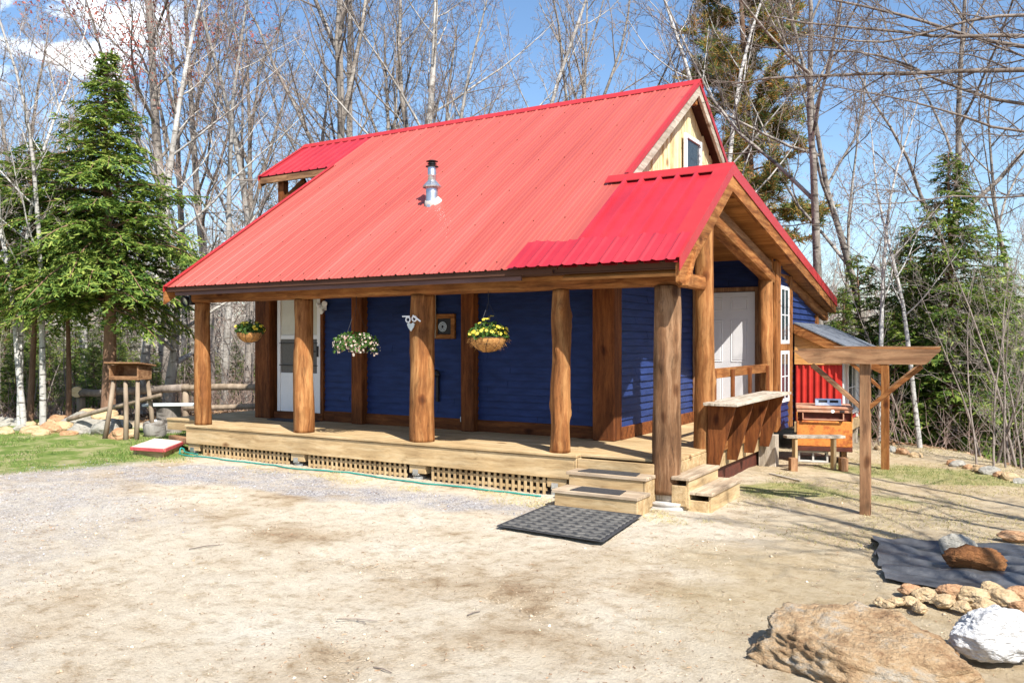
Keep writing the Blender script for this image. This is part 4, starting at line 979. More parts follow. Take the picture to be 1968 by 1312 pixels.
# rusty job box on blocks
t = thing('tool_chest', 'large rusty orange metal job box standing on blocks beside the cabin', 'tool chest')
bm = Matrix.Rotation(.22, 3, 'Z'); bo = Vector((8.90, 4.92, 0))
def jb(mb, x0, x1, y0, y1, z0, z1, bev=.006):
    c = bm @ Vector(((x0 + x1) / 2, (y0 + y1) / 2, 0)) + bo; return mb.box((c.x, c.y, (z0 + z1) / 2), (x1 - x0, y1 - y0, z1 - z0), bm, bev)
hw, hd = .40, .36
mb = jb(MB(), -hw, hw, -hd, hd, -.27, .12, .01); mb.build('chest_body', M['rust'], t)
jb(MB(), -hw, hw, -hd + .06, hd, .122, .25, .004).build('recess_panel', M['rustdark'], t)
jb(jb(MB(), hw - .012, hw + .002, -hd, hd, .12, .26), -hw - .002, -hw + .012, -hd, hd, .12, .26).build('cheek', M['rust'], t)
jb(MB(), -hw, hw, -hd, hd, .252, .300, .006).build('front_band', M['rusttop'], t)
jb(MB(), -hw - .012, hw + .012, -hd - .012, hd + .012, .302, .345, .012).build('lid', M['rusttop'], t)
jb(MB(), -hw, hw, -hd - .02, hd, -.335, -.272, .006).build('base_skid', M['rustdark'], t)
hb = jb(jb(jb(MB(), -hw + .08, hw - .12, -hd - .055, -hd - .035, .14, .158), -hw + .08, -hw + .10, -hd - .055, -hd + .06, .14, .24), hw - .14, hw - .12, -hd - .055, -hd + .06, .14, .24); hb.build('handle', M['rusttop'], t)
c = bm @ Vector((.12, -hd - .001, 0)) + bo; MB().lathe([(0, .004), (.026, .004), (.028, .0)], (c.x, c.y, .275), 18, Matrix.Rotation(.22, 3, 'Z') @ Matrix.Rotation(pi / 2, 3, 'X')).build('round_badge', M['white'], t)
jb(MB(), .22, .29, -hd - .004, -hd, .262, .290, .001).build('lock', M['black'], t)
jb(MB(), hw, hw + .004, -.16, .12, .16, .28, .001).build('paper_sign', M['white'], t)
# pale tray on the lid
t2 = thing('metal_tray', 'pale metal tray with two dark openings standing on the rusty job box', 'tray')
c = bm @ Vector((.06, -.22, 0)) + bo; m2 = bm @ Matrix.Rotation(-.35, 3, 'X')
def tray(mb, x, y, z, sx, sy, sz, bev=.01): p = m2 @ Vector((x, y, z)); return mb.box(p + Vector((c.x, c.y, .405)), (sx, sy, sz), m2, bev)
tray(MB(), 0, 0, 0, .38, .02, .115, .03).build('plate', M['steel'], t2)
tray(tray(MB(), -.075, -.012, .01, .125, .008, .04), .085, -.012, .01, .125, .008, .04).build('opening', M['black'], t2)
# cinder blocks
for k, (x, y) in enumerate(((-.16, -.22), (-.16, .22))):
    c = bm @ Vector((x, y, 0)) + bo; b_ = MB(); z0 = TZ(c.x, c.y)
    b_.box((c.x, c.y, -.355), (.44, .19, .03), bm); b_.box((c.x, c.y, -.505), (.44, .19, .03), bm)
    for xx in (-.205, 0, .205): p = bm @ Vector((xx, 0, 0)); b_.box((c.x + p.x, c.y + p.y, -.43), (.03, .19, .12), bm)
    tag(b_.build('cinder_block', M['concrete']), ('front' if k == 0 else 'rear') + ' cinder block under the rusty job box', 'cinder block', 'blocks under the job box')
tag(jb(MB(), .25, .33, -.25, .3, -.52, -.337).build('wood_block', M['dull_y']), 'dark timber propping the right end of the rusty job box', 'timber')

# narrow plank bench in front of the chest
t = thing('plank_bench', 'narrow plank bench on two board legs in front of the rusty chest', 'bench')
a, b_ = Vector((8.60, 3.66, -.045)), Vector((9.33, 4.10, -.045)); d = (b_ - a).normalized()
MB().bar(a, b_, .17, .04).build('seat', M['grey_x'], t)
n2 = Vector((-d.y, d.x, 0))
for f_ in (.17, .83):
    p = a.lerp(b_, f_); MB().bar((p.x, p.y, -.52), (p.x, p.y, -.067), .04, .13, n2, .004).build('leg', M['pine_z'], t)
for f_, k in ((.08, 0), (.93, 1)):
    p = a.lerp(b_, f_) - n2 * .15; MB().box((p.x, p.y, -.43), (.10, .13, .19), Matrix.Rotation(.5, 3, 'Z')).build('foot_block', M['dull_z'], t)
tag(MB().bar((8.55, 3.0, -.50), (9.05, 2.62, -.505), .05, .02).build('board_scrap', M['grey_x']), 'thin grey board scrap lying on the ground in front of the plank bench', 'board')

# T shaped pergola frames
def tframe(x, y, zt, zb, sc, lab, m1, m2_):
    t = thing('pergola', lab, 'timber frame', 'T shaped timber frames')
    MB().b2(x - .052 * sc, x + .052 * sc, y - .052, y + .052, zb, zt).build('post', M[m1 + '_z'], t)
    L_ = .73 * sc; h = .14; yb = y - .075
    MB().prism([(x - L_, yb, zt + .0), (x - L_ * .78, yb, zt - h), (x + L_ * .80, yb, zt - h), (x + L_, yb, zt)], (0, -.04, 0)).build('beam', M[m1 + '_x'], t)
    MB().prism([(x - L_, y + .10, zt + .02), (x - L_ * .80, y + .10, zt - h), (x + L_ * .80, y + .10, zt - h), (x + L_, y + .10, zt + .02)], (0, -.04, 0)).build('rear_beam', M['dull_x'], t)
    for s_ in (-1, 1):
        MB().bar((x + s_ * .03, y, zt - .62), (x + s_ * .55, y, zt - h - .02), .045, .09, (0, 1, 0)).build('brace', M[(m1 if s_ < 0 else m2_) + '_x'], t)
    return t
tframe(10.09, .86, 1.24, -.56, 1, 'front T shaped timber frame with two braces, dull brown', 'dull', 'stain')
tframe(9.85, 4.45, 1.25, -.65, 1, 'rear T shaped timber frame on an orange brown post', 'stain', 'dull')

# left yard: open feeder box on poles, stump, plank seat, rail fence
t = thing('feeder_box', 'brown open fronted feeder box on four bark poles', 'feeder')
fx, fy = -2.50, .75; Rz = Matrix.Rotation(.35, 3, 'Z')
def fb(mb, x0, x1, y0, y1, z0, z1, rx=0):
    c = Rz @ Vector(((x0 + x1) / 2, (y0 + y1) / 2, 0)) + Vector((fx, fy, 0)); return mb.box((c.x, c.y, (z0 + z1) / 2), (x1 - x0, y1 - y0, z1 - z0), Rz @ Matrix.Rotation(rx, 3, 'X'), .004)
b_ = fb(MB(), -.30, .30, -.20, .20, .64, .67); fb(b_, -.30, -.27, -.20, .20, .67, .90); fb(b_, .27, .30, -.20, .20, .67, .90); fb(b_, -.27, .27, .17, .20, .67, .90); fb(b_, -.27, .27, -.20, -.18, .67, .71)
b_.build('box', M['dull_x'], t)
fb(MB(), -.36, .36, -.27, .26, .91, .935, -.12).build('roof', M['dull_x'], t)
for (x, y, dx, dy) in ((-.25, -.13, -.12, -.1), (.24, -.13, .04, -.10), (-.02, -.12, .14, -.18), (.25, .14, .05, .12)):
    p = Rz @ Vector((x, y, 0)); q_ = Rz @ Vector((x + dx, y + dy, 0)); MB().tube([(fx + p.x, fy + p.y, .645), (fx + (p.x + q_.x) / 2 + .02, fy + (p.y + q_.y) / 2, .08), (fx + q_.x, fy + q_.y, -.5)], [.035, .042, .048], 9).build('leg', M['dirtwood'], t, True)
tag(MB().tube(bez([(-4.3, .65, -.18), (-3.3, .75, .05), (-2.2, .95, .30), (-1.95, 1.0, .36)], 6), [.045] * 12 + [.04] * 6 + [.035], 9).build('leaning_pole', M['dirtwood'], smooth=True), 'peeled pole leaning across the feeder legs and the rocks', 'pole')
def stumpy(x, y, z0, z1, r, lab, seed, cut=True):
    t = thing('tree_stump', lab, 'stump', loc=(0, 0, 0)); vs = []; K = 26; N_ = 10
    for i in range(N_ + 1):
        f_ = i / N_; z = z0 + (z1 - z0) * f_
        for k in range(K): a = 2 * pi * k / K; q_ = r * (1 + .18 * (1 - f_) ** 3 + .09 * mn.noise(Vector((cos(a) * 1.6, sin(a) * 1.6, f_ * .8 + seed)))); vs.append((x + q_ * cos(a), y + q_ * sin(a), z))
    fs = [(i * K + k, i * K + (k + 1) % K, (i + 1) * K + (k + 1) % K, (i + 1) * K + k) for i in range(N_) for k in range(K)]
    MB().add(vs, fs).build('bark', M['bark_maple'], t, True)
    MB().add(vs[-K:], [tuple(range(K))]).build('cut_top', M['cutend'], t); return t
stumpy(-2.75, 1.75, -.5, .07, .22, 'tall stump under the pale plank seat left of the deck', 3)
tag(MB().bar((-3.10, 1.50, .10), (-1.95, 2.0, .125), .30, .045).build('garden_bench', M['plankblue']), 'pale blue grey plank laid across the tall stump', 'plank')
tg = thing('log_round', 'squat pale log round lying in the grass by the deck', 'log')
Rr = Matrix.Rotation(pi / 2, 3, 'X') @ Matrix.Rotation(.5, 3, 'Y')
MB().lathe([(0, -.17), (.17, -.17), (.19, -.12), (.20, 0), (.19, .13), (.17, .17), (0, .17)], (-2.35, 1.15, -.32), 26, Matrix.Rotation(.2, 3, 'X')).build('bark', M['bark_pale'], tg, True)
MB().lathe([(0, .03), (.05, .03), (.055, 0)], (-2.30, 1.1, -.15), 14).build('cup', M['white'], tg)
fnc = thing('rail_fence', 'rough two rail log fence behind the feeder and left of the deck', 'fence')
def rail(a, b_, r, seed, m='dirtwood'):
    n_ = 10; pts = [Vector(a).lerp(Vector(b_), i / n_) + Vector((0, 0, .03 * mn.noise(Vector((i * .6, seed, 0))))) for i in range(n_ + 1)]
    MB().tube(pts, [r * (1 + .12 * mn.noise(Vector((i * .7, seed, 4)))) for i in range(n_ + 1)], 9).build('rail', M[m], fnc, True)
rail((-7.0, 2.45, .14), (-3.9, 2.95, .34), .085, 1, 'bark_dark'); rail((-3.95, 2.96, .34), (-.6, 4.6, .42), .07, 2); rail((-3.9, 3.0, -.10), (-.8, 4.5, .02), .06, 3); rail((-.6, 4.6, .42), (.3, 7.4, .40), .06, 5)
for (x, y, z, r) in ((-6.95, 2.55, .05, .10), (-3.9, 3.03, .42, .07), (-1.9, 3.97, .50, .065), (-.6, 4.6, .58, .08)): MB().tube([(x, y, -.9), (x, y, z)], [r, r * .95], 10).build('fence_post', M['dirtwood'], fnc, True)
MB().lathe([(0, -.18), (.125, -.18), (.13, 0), (.125, .18)], (-6.98, 2.47, .19), 20, Matrix.Rotation(1.0, 3, 'Z') @ Matrix.Rotation(pi / 2, 3, 'X') ).build('end_log', M['bark_maple'], fnc, True)
MB().lathe([(0, .0), (.122, .0)], (-6.98, 2.47, .19), 20).build('spare', M['cutend'], fnc) if False else None
mm = Matrix.Rotation(1.0, 3, 'Z') @ Matrix.Rotation(pi / 2, 3, 'X'); MB().lathe([(0, .182), (.06, .184), (.123, .181)], (-6.98, 2.47, .19), 20, mm).build('cut_end', M['cutend'], fnc)

# ---------------------------------------------------------------- rocks
def rockmat(name, cols, sc=3, dark=None):
    m = surf(name, cols, scale=sc, st=(1, 1, 2.2), rough=.85, bump=1, bscale=30, detail=14, nrough=.78, dist=.04, spec=.25); return m
M['r_orange'] = rockmat('rust_stained_rock', [(.07, .038, .018), (.26, .155, .08), (.42, .29, .165), (.38, .33, .26), (.55, .49, .40)], 3.0)
M['r_brown'] = rockmat('dark_brown_rock', [(.07, .025, .010), (.26, .11, .04), (.38, .18, .07)], 6)
M['r_white'] = rockmat('white_quartz', [(.16, .15, .13), (.56, .555, .55), (.70, .70, .70), (.62, .61, .60), (.40, .37, .33)], 5)
M['r_tan'] = rockmat('tan_stone', [(.34, .22, .11), (.58, .42, .24), (.66, .54, .37)], 5)
M['r_grey'] = rockmat('grey_stone', [(.20, .19, .16), (.38, .36, .31), (.50, .48, .42)], 4)
M['r_pink'] = rockmat('orange_stone', [(.30, .14, .07), (.52, .30, .16), (.60, .42, .26)], 5)
import bmesh
def rock(name, loc, size, rz, m, label, seed, sub=4, rough=.32, crag=.0, group=None, cat='rock', cuts=7, tilt=(0, 0)):
    bm_ = bmesh.new(); bmesh.ops.create_icosphere(bm_, subdivisions=sub, radius=1); rr = random.Random(seed)
    planes = [(Vector((rr.gauss(0, 1), rr.gauss(0, 1), rr.gauss(0, .8))).normalized(), rr.uniform(.62, .9)) for _ in range(cuts)]
    for v in bm_.verts:
        p = v.co.copy()
        for (nn, d_) in planes:
            k = p.dot(nn) - d_
            if k > 0: p -= nn * k * .92
        q_ = p.normalized()
        dsp = rough * .45 * mn.noise(q_ * 1.5 + Vector((seed, 0, 0))) + rough * .22 * mn.noise(q_ * 4 + Vector((0, seed, 0))) + rough * .10 * mn.noise(q_ * 10 + Vector((0, seed, 3)))
        if crag:
            s_ = mn.noise(Vector((q_.x * 3 + q_.z * 2, q_.y * 2.5, q_.z * 9 + seed))); dsp += crag * (abs(s_) * -1 + .2) + crag * .45 * mn.noise(Vector((p.x * 10, p.y * 9, p.z * 26))) - crag * .9 * max(0, .12 - abs(mn.noise(Vector((p.x * 2.2 + seed, p.y * 2.2 + p.z * 2, p.z * 5))))) * 3 - crag * .22 * abs(mn.noise(Vector((p.x * 22, p.y * 22, p.z * 40))))
        v.co = p + q_ * dsp
    me = bpy.data.meshes.new(name)
    rot = Matrix.Rotation(rz, 4, 'Z') @ Matrix.Rotation(tilt[0], 4, 'X') @ Matrix.Rotation(tilt[1], 4, 'Y') @ Matrix.Diagonal((*size, 1)); bm_.transform(rot); bm_.to_mesh(me); bm_.free()
    me.polygons.foreach_set('use_smooth', [sub >= 5] * len(me.polygons)); me.materials.append(M[m])
    o = bpy.data.objects.new(name, me); o.location = loc; COL.objects.link(o); return tag(o, label, cat, group)
rock('boulder', (10.79, -3.65, -.57), (.80, .50, .33), .12, 'r_orange', 'huge flat rust stained boulder in the right foreground', 5, 6, .25, .085, cuts=6, tilt=(.16, .10))
rock('boulder', (11.36, -3.22, -.36), (.28, .20, .17), .5, 'r_white', 'bright white quartz rock beside the huge boulder', 9, 6, .38, .02, cuts=11, tilt=(-.15, .12))
rock('boulder', (11.50, -3.90, -.60), (.25, .17, .17), .3, 'r_orange', 'brown rock under the white quartz rock in the lower right corner', 14, 5, .3, .05)
rock('boulder', (11.19, -1.22, -.40), (.225, .14, .12), .05, 'r_brown', 'dark brown blocky rock holding down the black sheet', 21, 5, .3, .07, cuts=6)
rock('boulder', (11.05, -.62, -.44), (.17, .14, .11), .8, 'r_grey', 'grey and pink rock behind the dark brown blocky rock', 27, 5, .3, .05)
ORD = ['seventh ', 'eighth ', 'sixth ', 'fourth ', 'ninth ', 'eleventh ', 'tenth ', 'thirteenth ', 'fourteenth ', 'fifteenth ', 'sixteenth ', 'leftmost ', 'second ', 'twelfth ', 'front ', 'rightmost ']
lab = 'small tan stone in the row between the big boulder and the black sheet'
for k, (px, py, s) in enumerate(((1752, 1130, .075), (1778, 1140, .085), (1748, 1150, .06), (1722, 1150, .05), (1768, 1162, .06), (1835, 1135, .10), (1815, 1150, .08), (1868, 1142, .10), (1905, 1128, .09), (1930, 1148, .11), (1962, 1140, .10), (1690, 1150, .045), (1705, 1155, .04), (1850, 1160, .06), (1890, 1160, .08), (1968, 1165, .08))):
    v = (py - 656) / F; p = at(px, py, (1.34 + .46) / v)
    rock('stone', (p.x, p.y, -.49 + s * .22), (s * 1.2, s * .95, s * .6), k * 1.3, 'r_tan' if k % 5 else 'r_pink', ORD[k] + lab, 40 + k, 4, .35, group='tan stones edging the bed')
# stone wall at the left
WL = [(12, 845, .16, 'r_tan'), (40, 832, .13, 'r_grey'), (62, 838, .17, 'r_tan'), (95, 832, .22, 'r_pink'), (90, 815, .15, 'r_tan'), (118, 822, .18, 'r_tan'), (30, 818, .18, 'r_grey'), (5, 822, .2, 'r_grey'), (132, 838, .12, 'r_pink'), (112, 806, .16, 'r_pink'), (150, 810, .30, 'r_grey'), (178, 825, .28, 'r_grey'), (205, 828, .30, 'r_grey'), (170, 800, .22, 'r_tan'), (200, 800, .22, 'r_tan'), (228, 822, .22, 'r_grey'), (232, 838, .20, 'r_pink'), (215, 812, .22, 'r_tan'), (250, 835, .14, 'r_tan'), (58, 820, .15, 'r_tan'), (80, 842, .12, 'r_tan'), (150, 832, .18, 'r_grey')]
for k, (px, py, s, m) in enumerate(WL):
    d = 17.2 - (px - 100) * .006 + (820 - py) * .06; p = at(px, py, d); g = TZ(p.x, p.y)
    pos = ('far left end', 'left part', 'middle', 'right part', 'right end')[min(4, px // 55)]; lv = 'top' if py < 815 else ('bottom' if py > 833 else 'middle')
    rock('wall_stone', (p.x, p.y, max(g + s * .15, p.z)), (s * 1.4, s, s * .78), k * 2.1, m, {'r_tan': 'tan', 'r_grey': 'grey', 'r_pink': 'orange'}[m] + ' fieldstone in the ' + lv + ' row at the ' + pos + ' of the low wall', 80 + k, 4, .3, group='fieldstones in the low wall')
tag(rock('flat_stone', at(180, 862, 14.6) - Vector((0, 0, .02)), (.17, .10, .03), .3, 'r_tan', 'flat pale stone set in the lawn', 130, 4), cat='rock')
EDG = [(1690, 868), (1712, 872), (1735, 876), (1760, 880), (1842, 886), (1860, 895), (1880, 902), (1902, 908), (1920, 925), (1938, 936), (1958, 948), (1830, 878), (1893, 918)]
for k, (px, py) in enumerate(EDG):
    d = 14.3 - (px - 1700) * .0125; p = at(px, py, d); s = .07 + .05 * ((k * 7) % 5) / 5
    rock('stone', (p.x, p.y, TZ(p.x, p.y) + s * .3), (s * 1.4, s, s * .7), k, ('r_tan', 'r_grey', 'r_pink')[k % 3], 'small stone along the top of the bank at the far right', 150 + k, 3, .35, group='stones along the bank edge')
rock('stone', at(1945, 1030, 7.72), (.16, .09, .05), .3, 'r_pink', 'flat pinkish stone in the dry grass near the right edge above the black sheet', 180, 4)
# black plastic sheet
P0, P1, P2, P3 = Vector((10.32, -.42, 0)), Vector((10.62, -1.82, 0)), Vector((13.2, -1.75, 0)), Vector((13.2, .1, 0))
nu, nv = 90, 60; vs = []; fs = []
for j in range(nv + 1):
    for i in range(nu + 1):
        u, v = i / nu, j / nv; p = (P1 * (1 - v) + P0 * v) * (1 - u) + (P2 * (1 - v) + P3 * v) * u
        wv = .10 * mn.noise(Vector((p.x * 1.2, p.y * 4, 2))) ; e = .06 * mn.noise(Vector((u * 9, v * 9, 1)))
        p = p + Vector((e * (u < .1), e, 0))
        f1 = mn.noise(Vector((p.x * 1.3, p.y * 6.5, 5))); f2 = mn.noise(Vector((p.x * 4, p.y * 13, 9)))
        vs.append((p.x, p.y, TZ(p.x, p.y) + .018 + .075 * max(0, f1 + .15) + .035 * abs(f2)))
for j in range(nv):
    for i in range(nu): a = j * (nu + 1) + i; fs.append((a, a + 1, a + nu + 2, a + nu + 1))
tag(MB().add(vs, fs).build('plastic_sheet', M['tarp'], smooth=True), 'crumpled black plastic sheet on the ground at the right edge', 'plastic sheet')
# fallen twigs on the drive
for k, (px, py, ln, an, lb) in enumerate(((397, 1052, .30, .6, 'thin fallen stick on the sand near the left of the drive'), (686, 1185, .28, -.15, 'forked fallen twig on the sand in the middle of the drive'), (735, 1277, .14, -.6, 'short fallen twig on the sand at the bottom of the drive'), (910, 1172, .12, .8, 'tiny fallen twig on the sand right of the forked one'))):
    p = at(px, py, 1.83 / ((py - 656) / F)); p.z = TZ(p.x, p.y) + .008; a = an + YAW; d = Vector((cos(a), sin(a), 0))
    b_ = MB().tube([p - d * ln / 2, p + Vector((0, 0, .008)), p + d * ln / 2], [.004, .005, .003], 5)
    if k == 1: b_.tube([p, p + Vector((cos(a - .6), sin(a - .6), 0)) * .1], .003, 5)
    tag(b_.build('twig', M['bark_dark']), lb, 'twig')

# ---------------------------------------------------------------- trees
class Tubes:
    """many thin tubes in one mesh"""
    def __init__(s): s.V = []; s.F = []; s.n = 0
    def add(s, pts, rad, K):
        N_ = len(pts); t = pts[-1] - pts[0]
        x = t.cross(Vector((.3, .2, 1)) if abs(t.z) < .8 * t.length else Vector((1, .1, 0))).normalized(); y = t.cross(x).normalized()
        cs = [(cos(2 * pi * k / K), sin(2 * pi * k / K)) for k in range(K)]
        for p, r in zip(pts, rad):
            for c, s_ in cs: s.V.append((p.x + (x.x * c + y.x * s_) * r, p.y + (x.y * c + y.y * s_) * r, p.z + (x.z * c + y.z * s_) * r))
        b = s.n
        for i in range(N_ - 1):
            o = b + i * K
            for k in range(K): k2 = (k + 1) % K; s.F.append((o + k, o + k2, o + K + k2, o + K + k))
        s.n += N_ * K
    def mesh(s, name, m, smooth=True):
        me = bpy.data.meshes.new(name); me.from_pydata(s.V, [], s.F); me.update(); me.materials.append(m)
        if smooth: me.polygons.foreach_set('use_smooth', [True] * len(me.polygons))
        return me
def qmesh(name, m, C, A, B):
    C, A, B = np.array(C), np.array(A), np.array(B); n_ = len(C); V = np.stack([C - A - B, C + A - B * .6, C + A * 1.15 + B * .2, C - A + B], 1)
    me = bpy.data.meshes.new(name); me.vertices.add(n_ * 4); me.vertices.foreach_set('co', V.astype('f4').ravel())
    me.loops.add(n_ * 4); me.loops.foreach_set('vertex_index', np.arange(n_ * 4, dtype='i4'))
    me.polygons.add(n_); me.polygons.foreach_set('loop_start', np.arange(0, n_ * 4, 4, dtype='i4')); me.polygons.foreach_set('loop_total', np.full(n_, 4, 'i4')); me.update(); me.materials.append(m); return me
def perp(d, rr):
    v = Vector((rr.gauss(0, 1), rr.gauss(0, 1), rr.gauss(0, 1))); v -= d * v.dot(d); return v.normalized()
def grow(rr, p, d, ln, r0, lv, P, outt, buds):
    """one limb and everything that grows from it"""
    ns = P['seg'][lv]; pts = [p.copy()]; rad = [r0]; d = d.normalized(); step_ = ln / ns; rend = r0 * P['taper'][lv]
    curl = P['curl'][lv]
    for i in range(ns):
        d = (d + perp(d, rr) * curl * rr.random() + Vector((0, 0, P['up'][lv]))).normalized()
        p = p + d * step_; pts.append(p.copy()); rad.append(r0 + (rend - r0) * (i + 1) / ns)
    outt[0 if lv < 2 else 1].add(pts, rad, P['K'][lv])
    if lv >= P['max']:
        if buds is not None and rr.random() < P.get('bud', 0): buds.append(pts[-1]); 
        return
    nc = P['n'][lv]; t0 = P['t0'][lv]; az = rr.uniform(0, 2 * pi)
    for k in range(nc):
        t = t0 + (1 - t0) * (k + rr.random()) / nc; f = t * ns; i = min(int(f), ns - 1); f -= i
        q = pts[i].lerp(pts[i + 1], f); dd = (pts[i + 1] - pts[i]).normalized(); az += 2.4 + rr.uniform(-.5, .5)
        u = dd.orthogonal().normalized(); v = dd.cross(u); side = u * cos(az) + v * sin(az)
        ang = radians(rr.uniform(*P['ang'][lv])); nd = dd * cos(ang) + side * sin(ang)
        r = rad[i] * P['rr'][lv] * rr.uniform(.7, 1.1); l2 = ln * P['lr'][lv] * rr.uniform(.6, 1.15) * (1.15 - .75 * (t - t0) / (1 - t0) if lv == 0 else 1 - .45 * t)
        grow(rr, q, nd, l2, max(r, P['rmin']), lv + 1, P, outt, buds)
BP = dict(seg=[12, 6, 5, 3, 2], taper=[.15, .25, .3, .4, .5], curl=[.10, .22, .3, .35, .4], up=[.03, .10, .08, .06, .03], K=[9, 6, 4, 3, 3], n=[17, 7, 7, 5], t0=[.34, .2, .15, .1],
          ang=[(35, 62), (30, 55), (28, 55), (25, 60)], rr=[.42, .5, .5, .6], lr=[.36, .5, .48, .42], rmin=.006, max=4)
def bare_tree(seed, H, r, m_b, m_t, over=None, budm=None, lean=(0, 0)):
    P = dict(BP); P.update(over or {}); rr = random.Random(seed); o = [Tubes(), Tubes()]; buds = [] if budm else None
    grow(rr, Vector((0, 0, -.5)), Vector((lean[0], lean[1], 1)), H, r, 0, P, o, buds)
    ms = [o[0].mesh('trunk', M[m_b]), o[1].mesh('crown', M[m_t], False), None]
    if budm and buds:
        C, A, B = [], [], []
        for b_ in buds:
            for _ in range(2):
                d = Vector((rr.gauss(0, 1), rr.gauss(0, 1), rr.gauss(0, 1))).normalized(); e = d.orthogonal().normalized(); s_ = rr.uniform(.02, .045); C.append(b_ + d * .05); A.append(d * s_); B.append(e * s_ * .7)
        ms[2] = qmesh('buds', M[budm], C, A, B)
    return ms
def place(name, ms, loc, rz, sc, label, cat, group, tilt=(0, 0)):
    t = bpy.data.objects.new(name, None); t.empty_display_size = .2; COL.objects.link(t); t.location = loc; t.rotation_euler = (tilt[0], tilt[1], rz); t.scale = sc if hasattr(sc, '__len__') else (sc,) * 3
    tag(t, label, cat, group)
    for nm, me in zip(('trunk', 'crown', 'buds'), ms):
        if me: o = bpy.data.objects.new(nm, me); o.parent = t; COL.objects.link(o)
    return t
def gp(px, d):
    p = at(px, 700, d); return Vector((p.x, p.y, TZ(p.x, p.y)))

thin = dict(n=[20, 6, 6, 4], lr=[.26, .5, .5, .45], t0=[.30, .2, .15, .1])
MAPLE = [bare_tree(s_, 17, .19, 'bark_maple', 'twig', {'n': [17, 7, 7, 6]}) for s_ in (1, 2)]
GREY = [bare_tree(3, 18, .15, 'bark_pale', 'twig', thin), bare_tree(4, 16, .13, 'bark_pale', 'twig_pink', thin), bare_tree(5, 17, .16, 'bark_maple', 'twig_pink', thin, 'bud_red')]
FORK = [bare_tree(6, 16, .19, 'bark_maple', 'twig', {'t0': [.40, .15, .15, .1], 'n': [9, 8, 7, 5], 'lr': [.55, .45, .46, .42], 'ang': [(18, 42), (28, 52), (28, 55), (25, 60)], 'rr': [.68, .5, .5, .6]})]
CURV = [bare_tree(s_, 14, .14, 'bark_maple', 'twig_dark', {'t0': [.42, .15, .15, .1], 'n': [9, 8, 7, 5], 'lr': [.5, .5, .46, .42], 'ang': [(22, 55), (28, 52), (28, 55), (25, 60)], 'rr': [.62, .5, .5, .6], 'curl': [.22, .3, .3, .35, .4], 'taper': [.12, .25, .3, .4, .5]}) for s_ in (71, 72)]
REDM = bare_tree(7, 17, .21, 'bark_maple', 'twig_dark', {'n': [16, 8, 7, 5], 'bud': .75, 'lr': [.34, .5, .48, .42]}, 'bud_red')
BIRCH = bare_tree(8, 12, .085, 'bark_white', 'twig', dict(n=[16, 5, 5, 3], lr=[.24, .5, .5, .45], t0=[.35, .2, .15, .1]))
SAP = [bare_tree(s_, 5.5, .030, 'twig', 'twig', dict(n=[11, 5, 4], lr=[.34, .5, .5], t0=[.15, .2, .15], max=3, rmin=.004, K=[5, 4, 3, 3, 3])) for s_ in (9, 10)]
GREENB = bare_tree(12, 14, .11, 'bark_pale', 'twig', dict(thin, bud=.6), 'bud_green')

GL = 'bare trees in the woods'
def T(nm, ms, px, d, sc, lab, rz=None, grp=None, tilt=(0, 0), cat='tree'):
    R_ = random.Random(int(px * 7 + d)); return place(nm, ms, gp(px, d), rz if rz is not None else R_.uniform(0, 6.28), sc, lab, cat, grp, tilt)
# the ones that stand out
T('maple_tree', REDM, 322, 26, 1.1, 'tall straight maple with reddish buds right of the big green hemlock', .6)
T('maple_tree', FORK[0], 645, 27, 1.12, 'thick forked bare tree rising behind the balcony roof', 2.2, tilt=(0, -.03))
T('bare_tree', MAPLE[0], 668, 29, 1.1, 'straight bare trunk close behind the forked tree', 1.0)
T('bare_tree', GREY[0], 765, 25, 1.1, 'pale straight trunk above the middle of the ridge', .3, tilt=(0, .03))
T('bare_tree', MAPLE[1], 880, 29, 1.05, 'dark limbed bare tree leaning right above the roof ridge', 4, tilt=(.02, .10))
T('bare_tree', GREY[1], 850, 26, .9, 'slim pale tree left of the leaning dark limbed tree', 2)
T('bare_tree', GREY[0], 990, 28, .95, 'pale forked tree above the ridge right of the chimney', 5)
T('bare_tree', FORK[0], 1130, 32, 1.0, 'spreading bare tree above the right half of the ridge', 5.1)
T('bare_tree', BIRCH, 1388, 22, 1.25, 'left one of two pale slim trunks behind the gable', 1)
T('bare_tree', BIRCH, 1408, 22, 1.3, 'right one of two pale slim trunks behind the gable', 3, tilt=(0, .04))
T('maple_tree', CURV[0], 1560, 20, .95, 'grey forked maple curving upward right of the porch roof', 3.6, tilt=(0.02, .05))
T('bare_tree', CURV[0], 1692, 22, 1.0, 'dark bare tree with two leading stems left of the right hemlock', 2.9, tilt=(0, .05))
T('bare_tree', CURV[1], 1765, 21, 1.05, 'widely spreading bare tree behind the right hemlock', .9)
T('bare_tree', CURV[1], 1925, 22, .85, 'bare tree near the right edge behind the hemlock', .4, tilt=(0, -.05))
T('bare_tree', GREY[1], 1625, 27, .8, 'small bare tree between the porch roof and the right hemlock', .4)
T('birch_tree', BIRCH, 1768, 14.6, .58, 'white birch leaning right at the top of the bank', 2.0, tilt=(-.05, .14))
T('birch_tree', BIRCH, 1692, 15.6, .62, 'slim white birch seen between the two timber frame posts', 1.0)
T('birch_tree', BIRCH, 38, 17.5, .78, 'leftmost pale trunk standing behind the low wall', 1.5)
T('birch_tree', BIRCH, 46, 17.3, .80, 'pale trunk leaning slightly right beside the leftmost one', 3.5, tilt=(0.02, .10))
T('birch_tree', BIRCH, 82, 17.4, .85, 'pale trunk third from the left behind the low wall', 5)
T('bare_tree', GREY[1], 165, 24, .7, 'thin bare tree between the pale trunks and the big hemlock', 5)
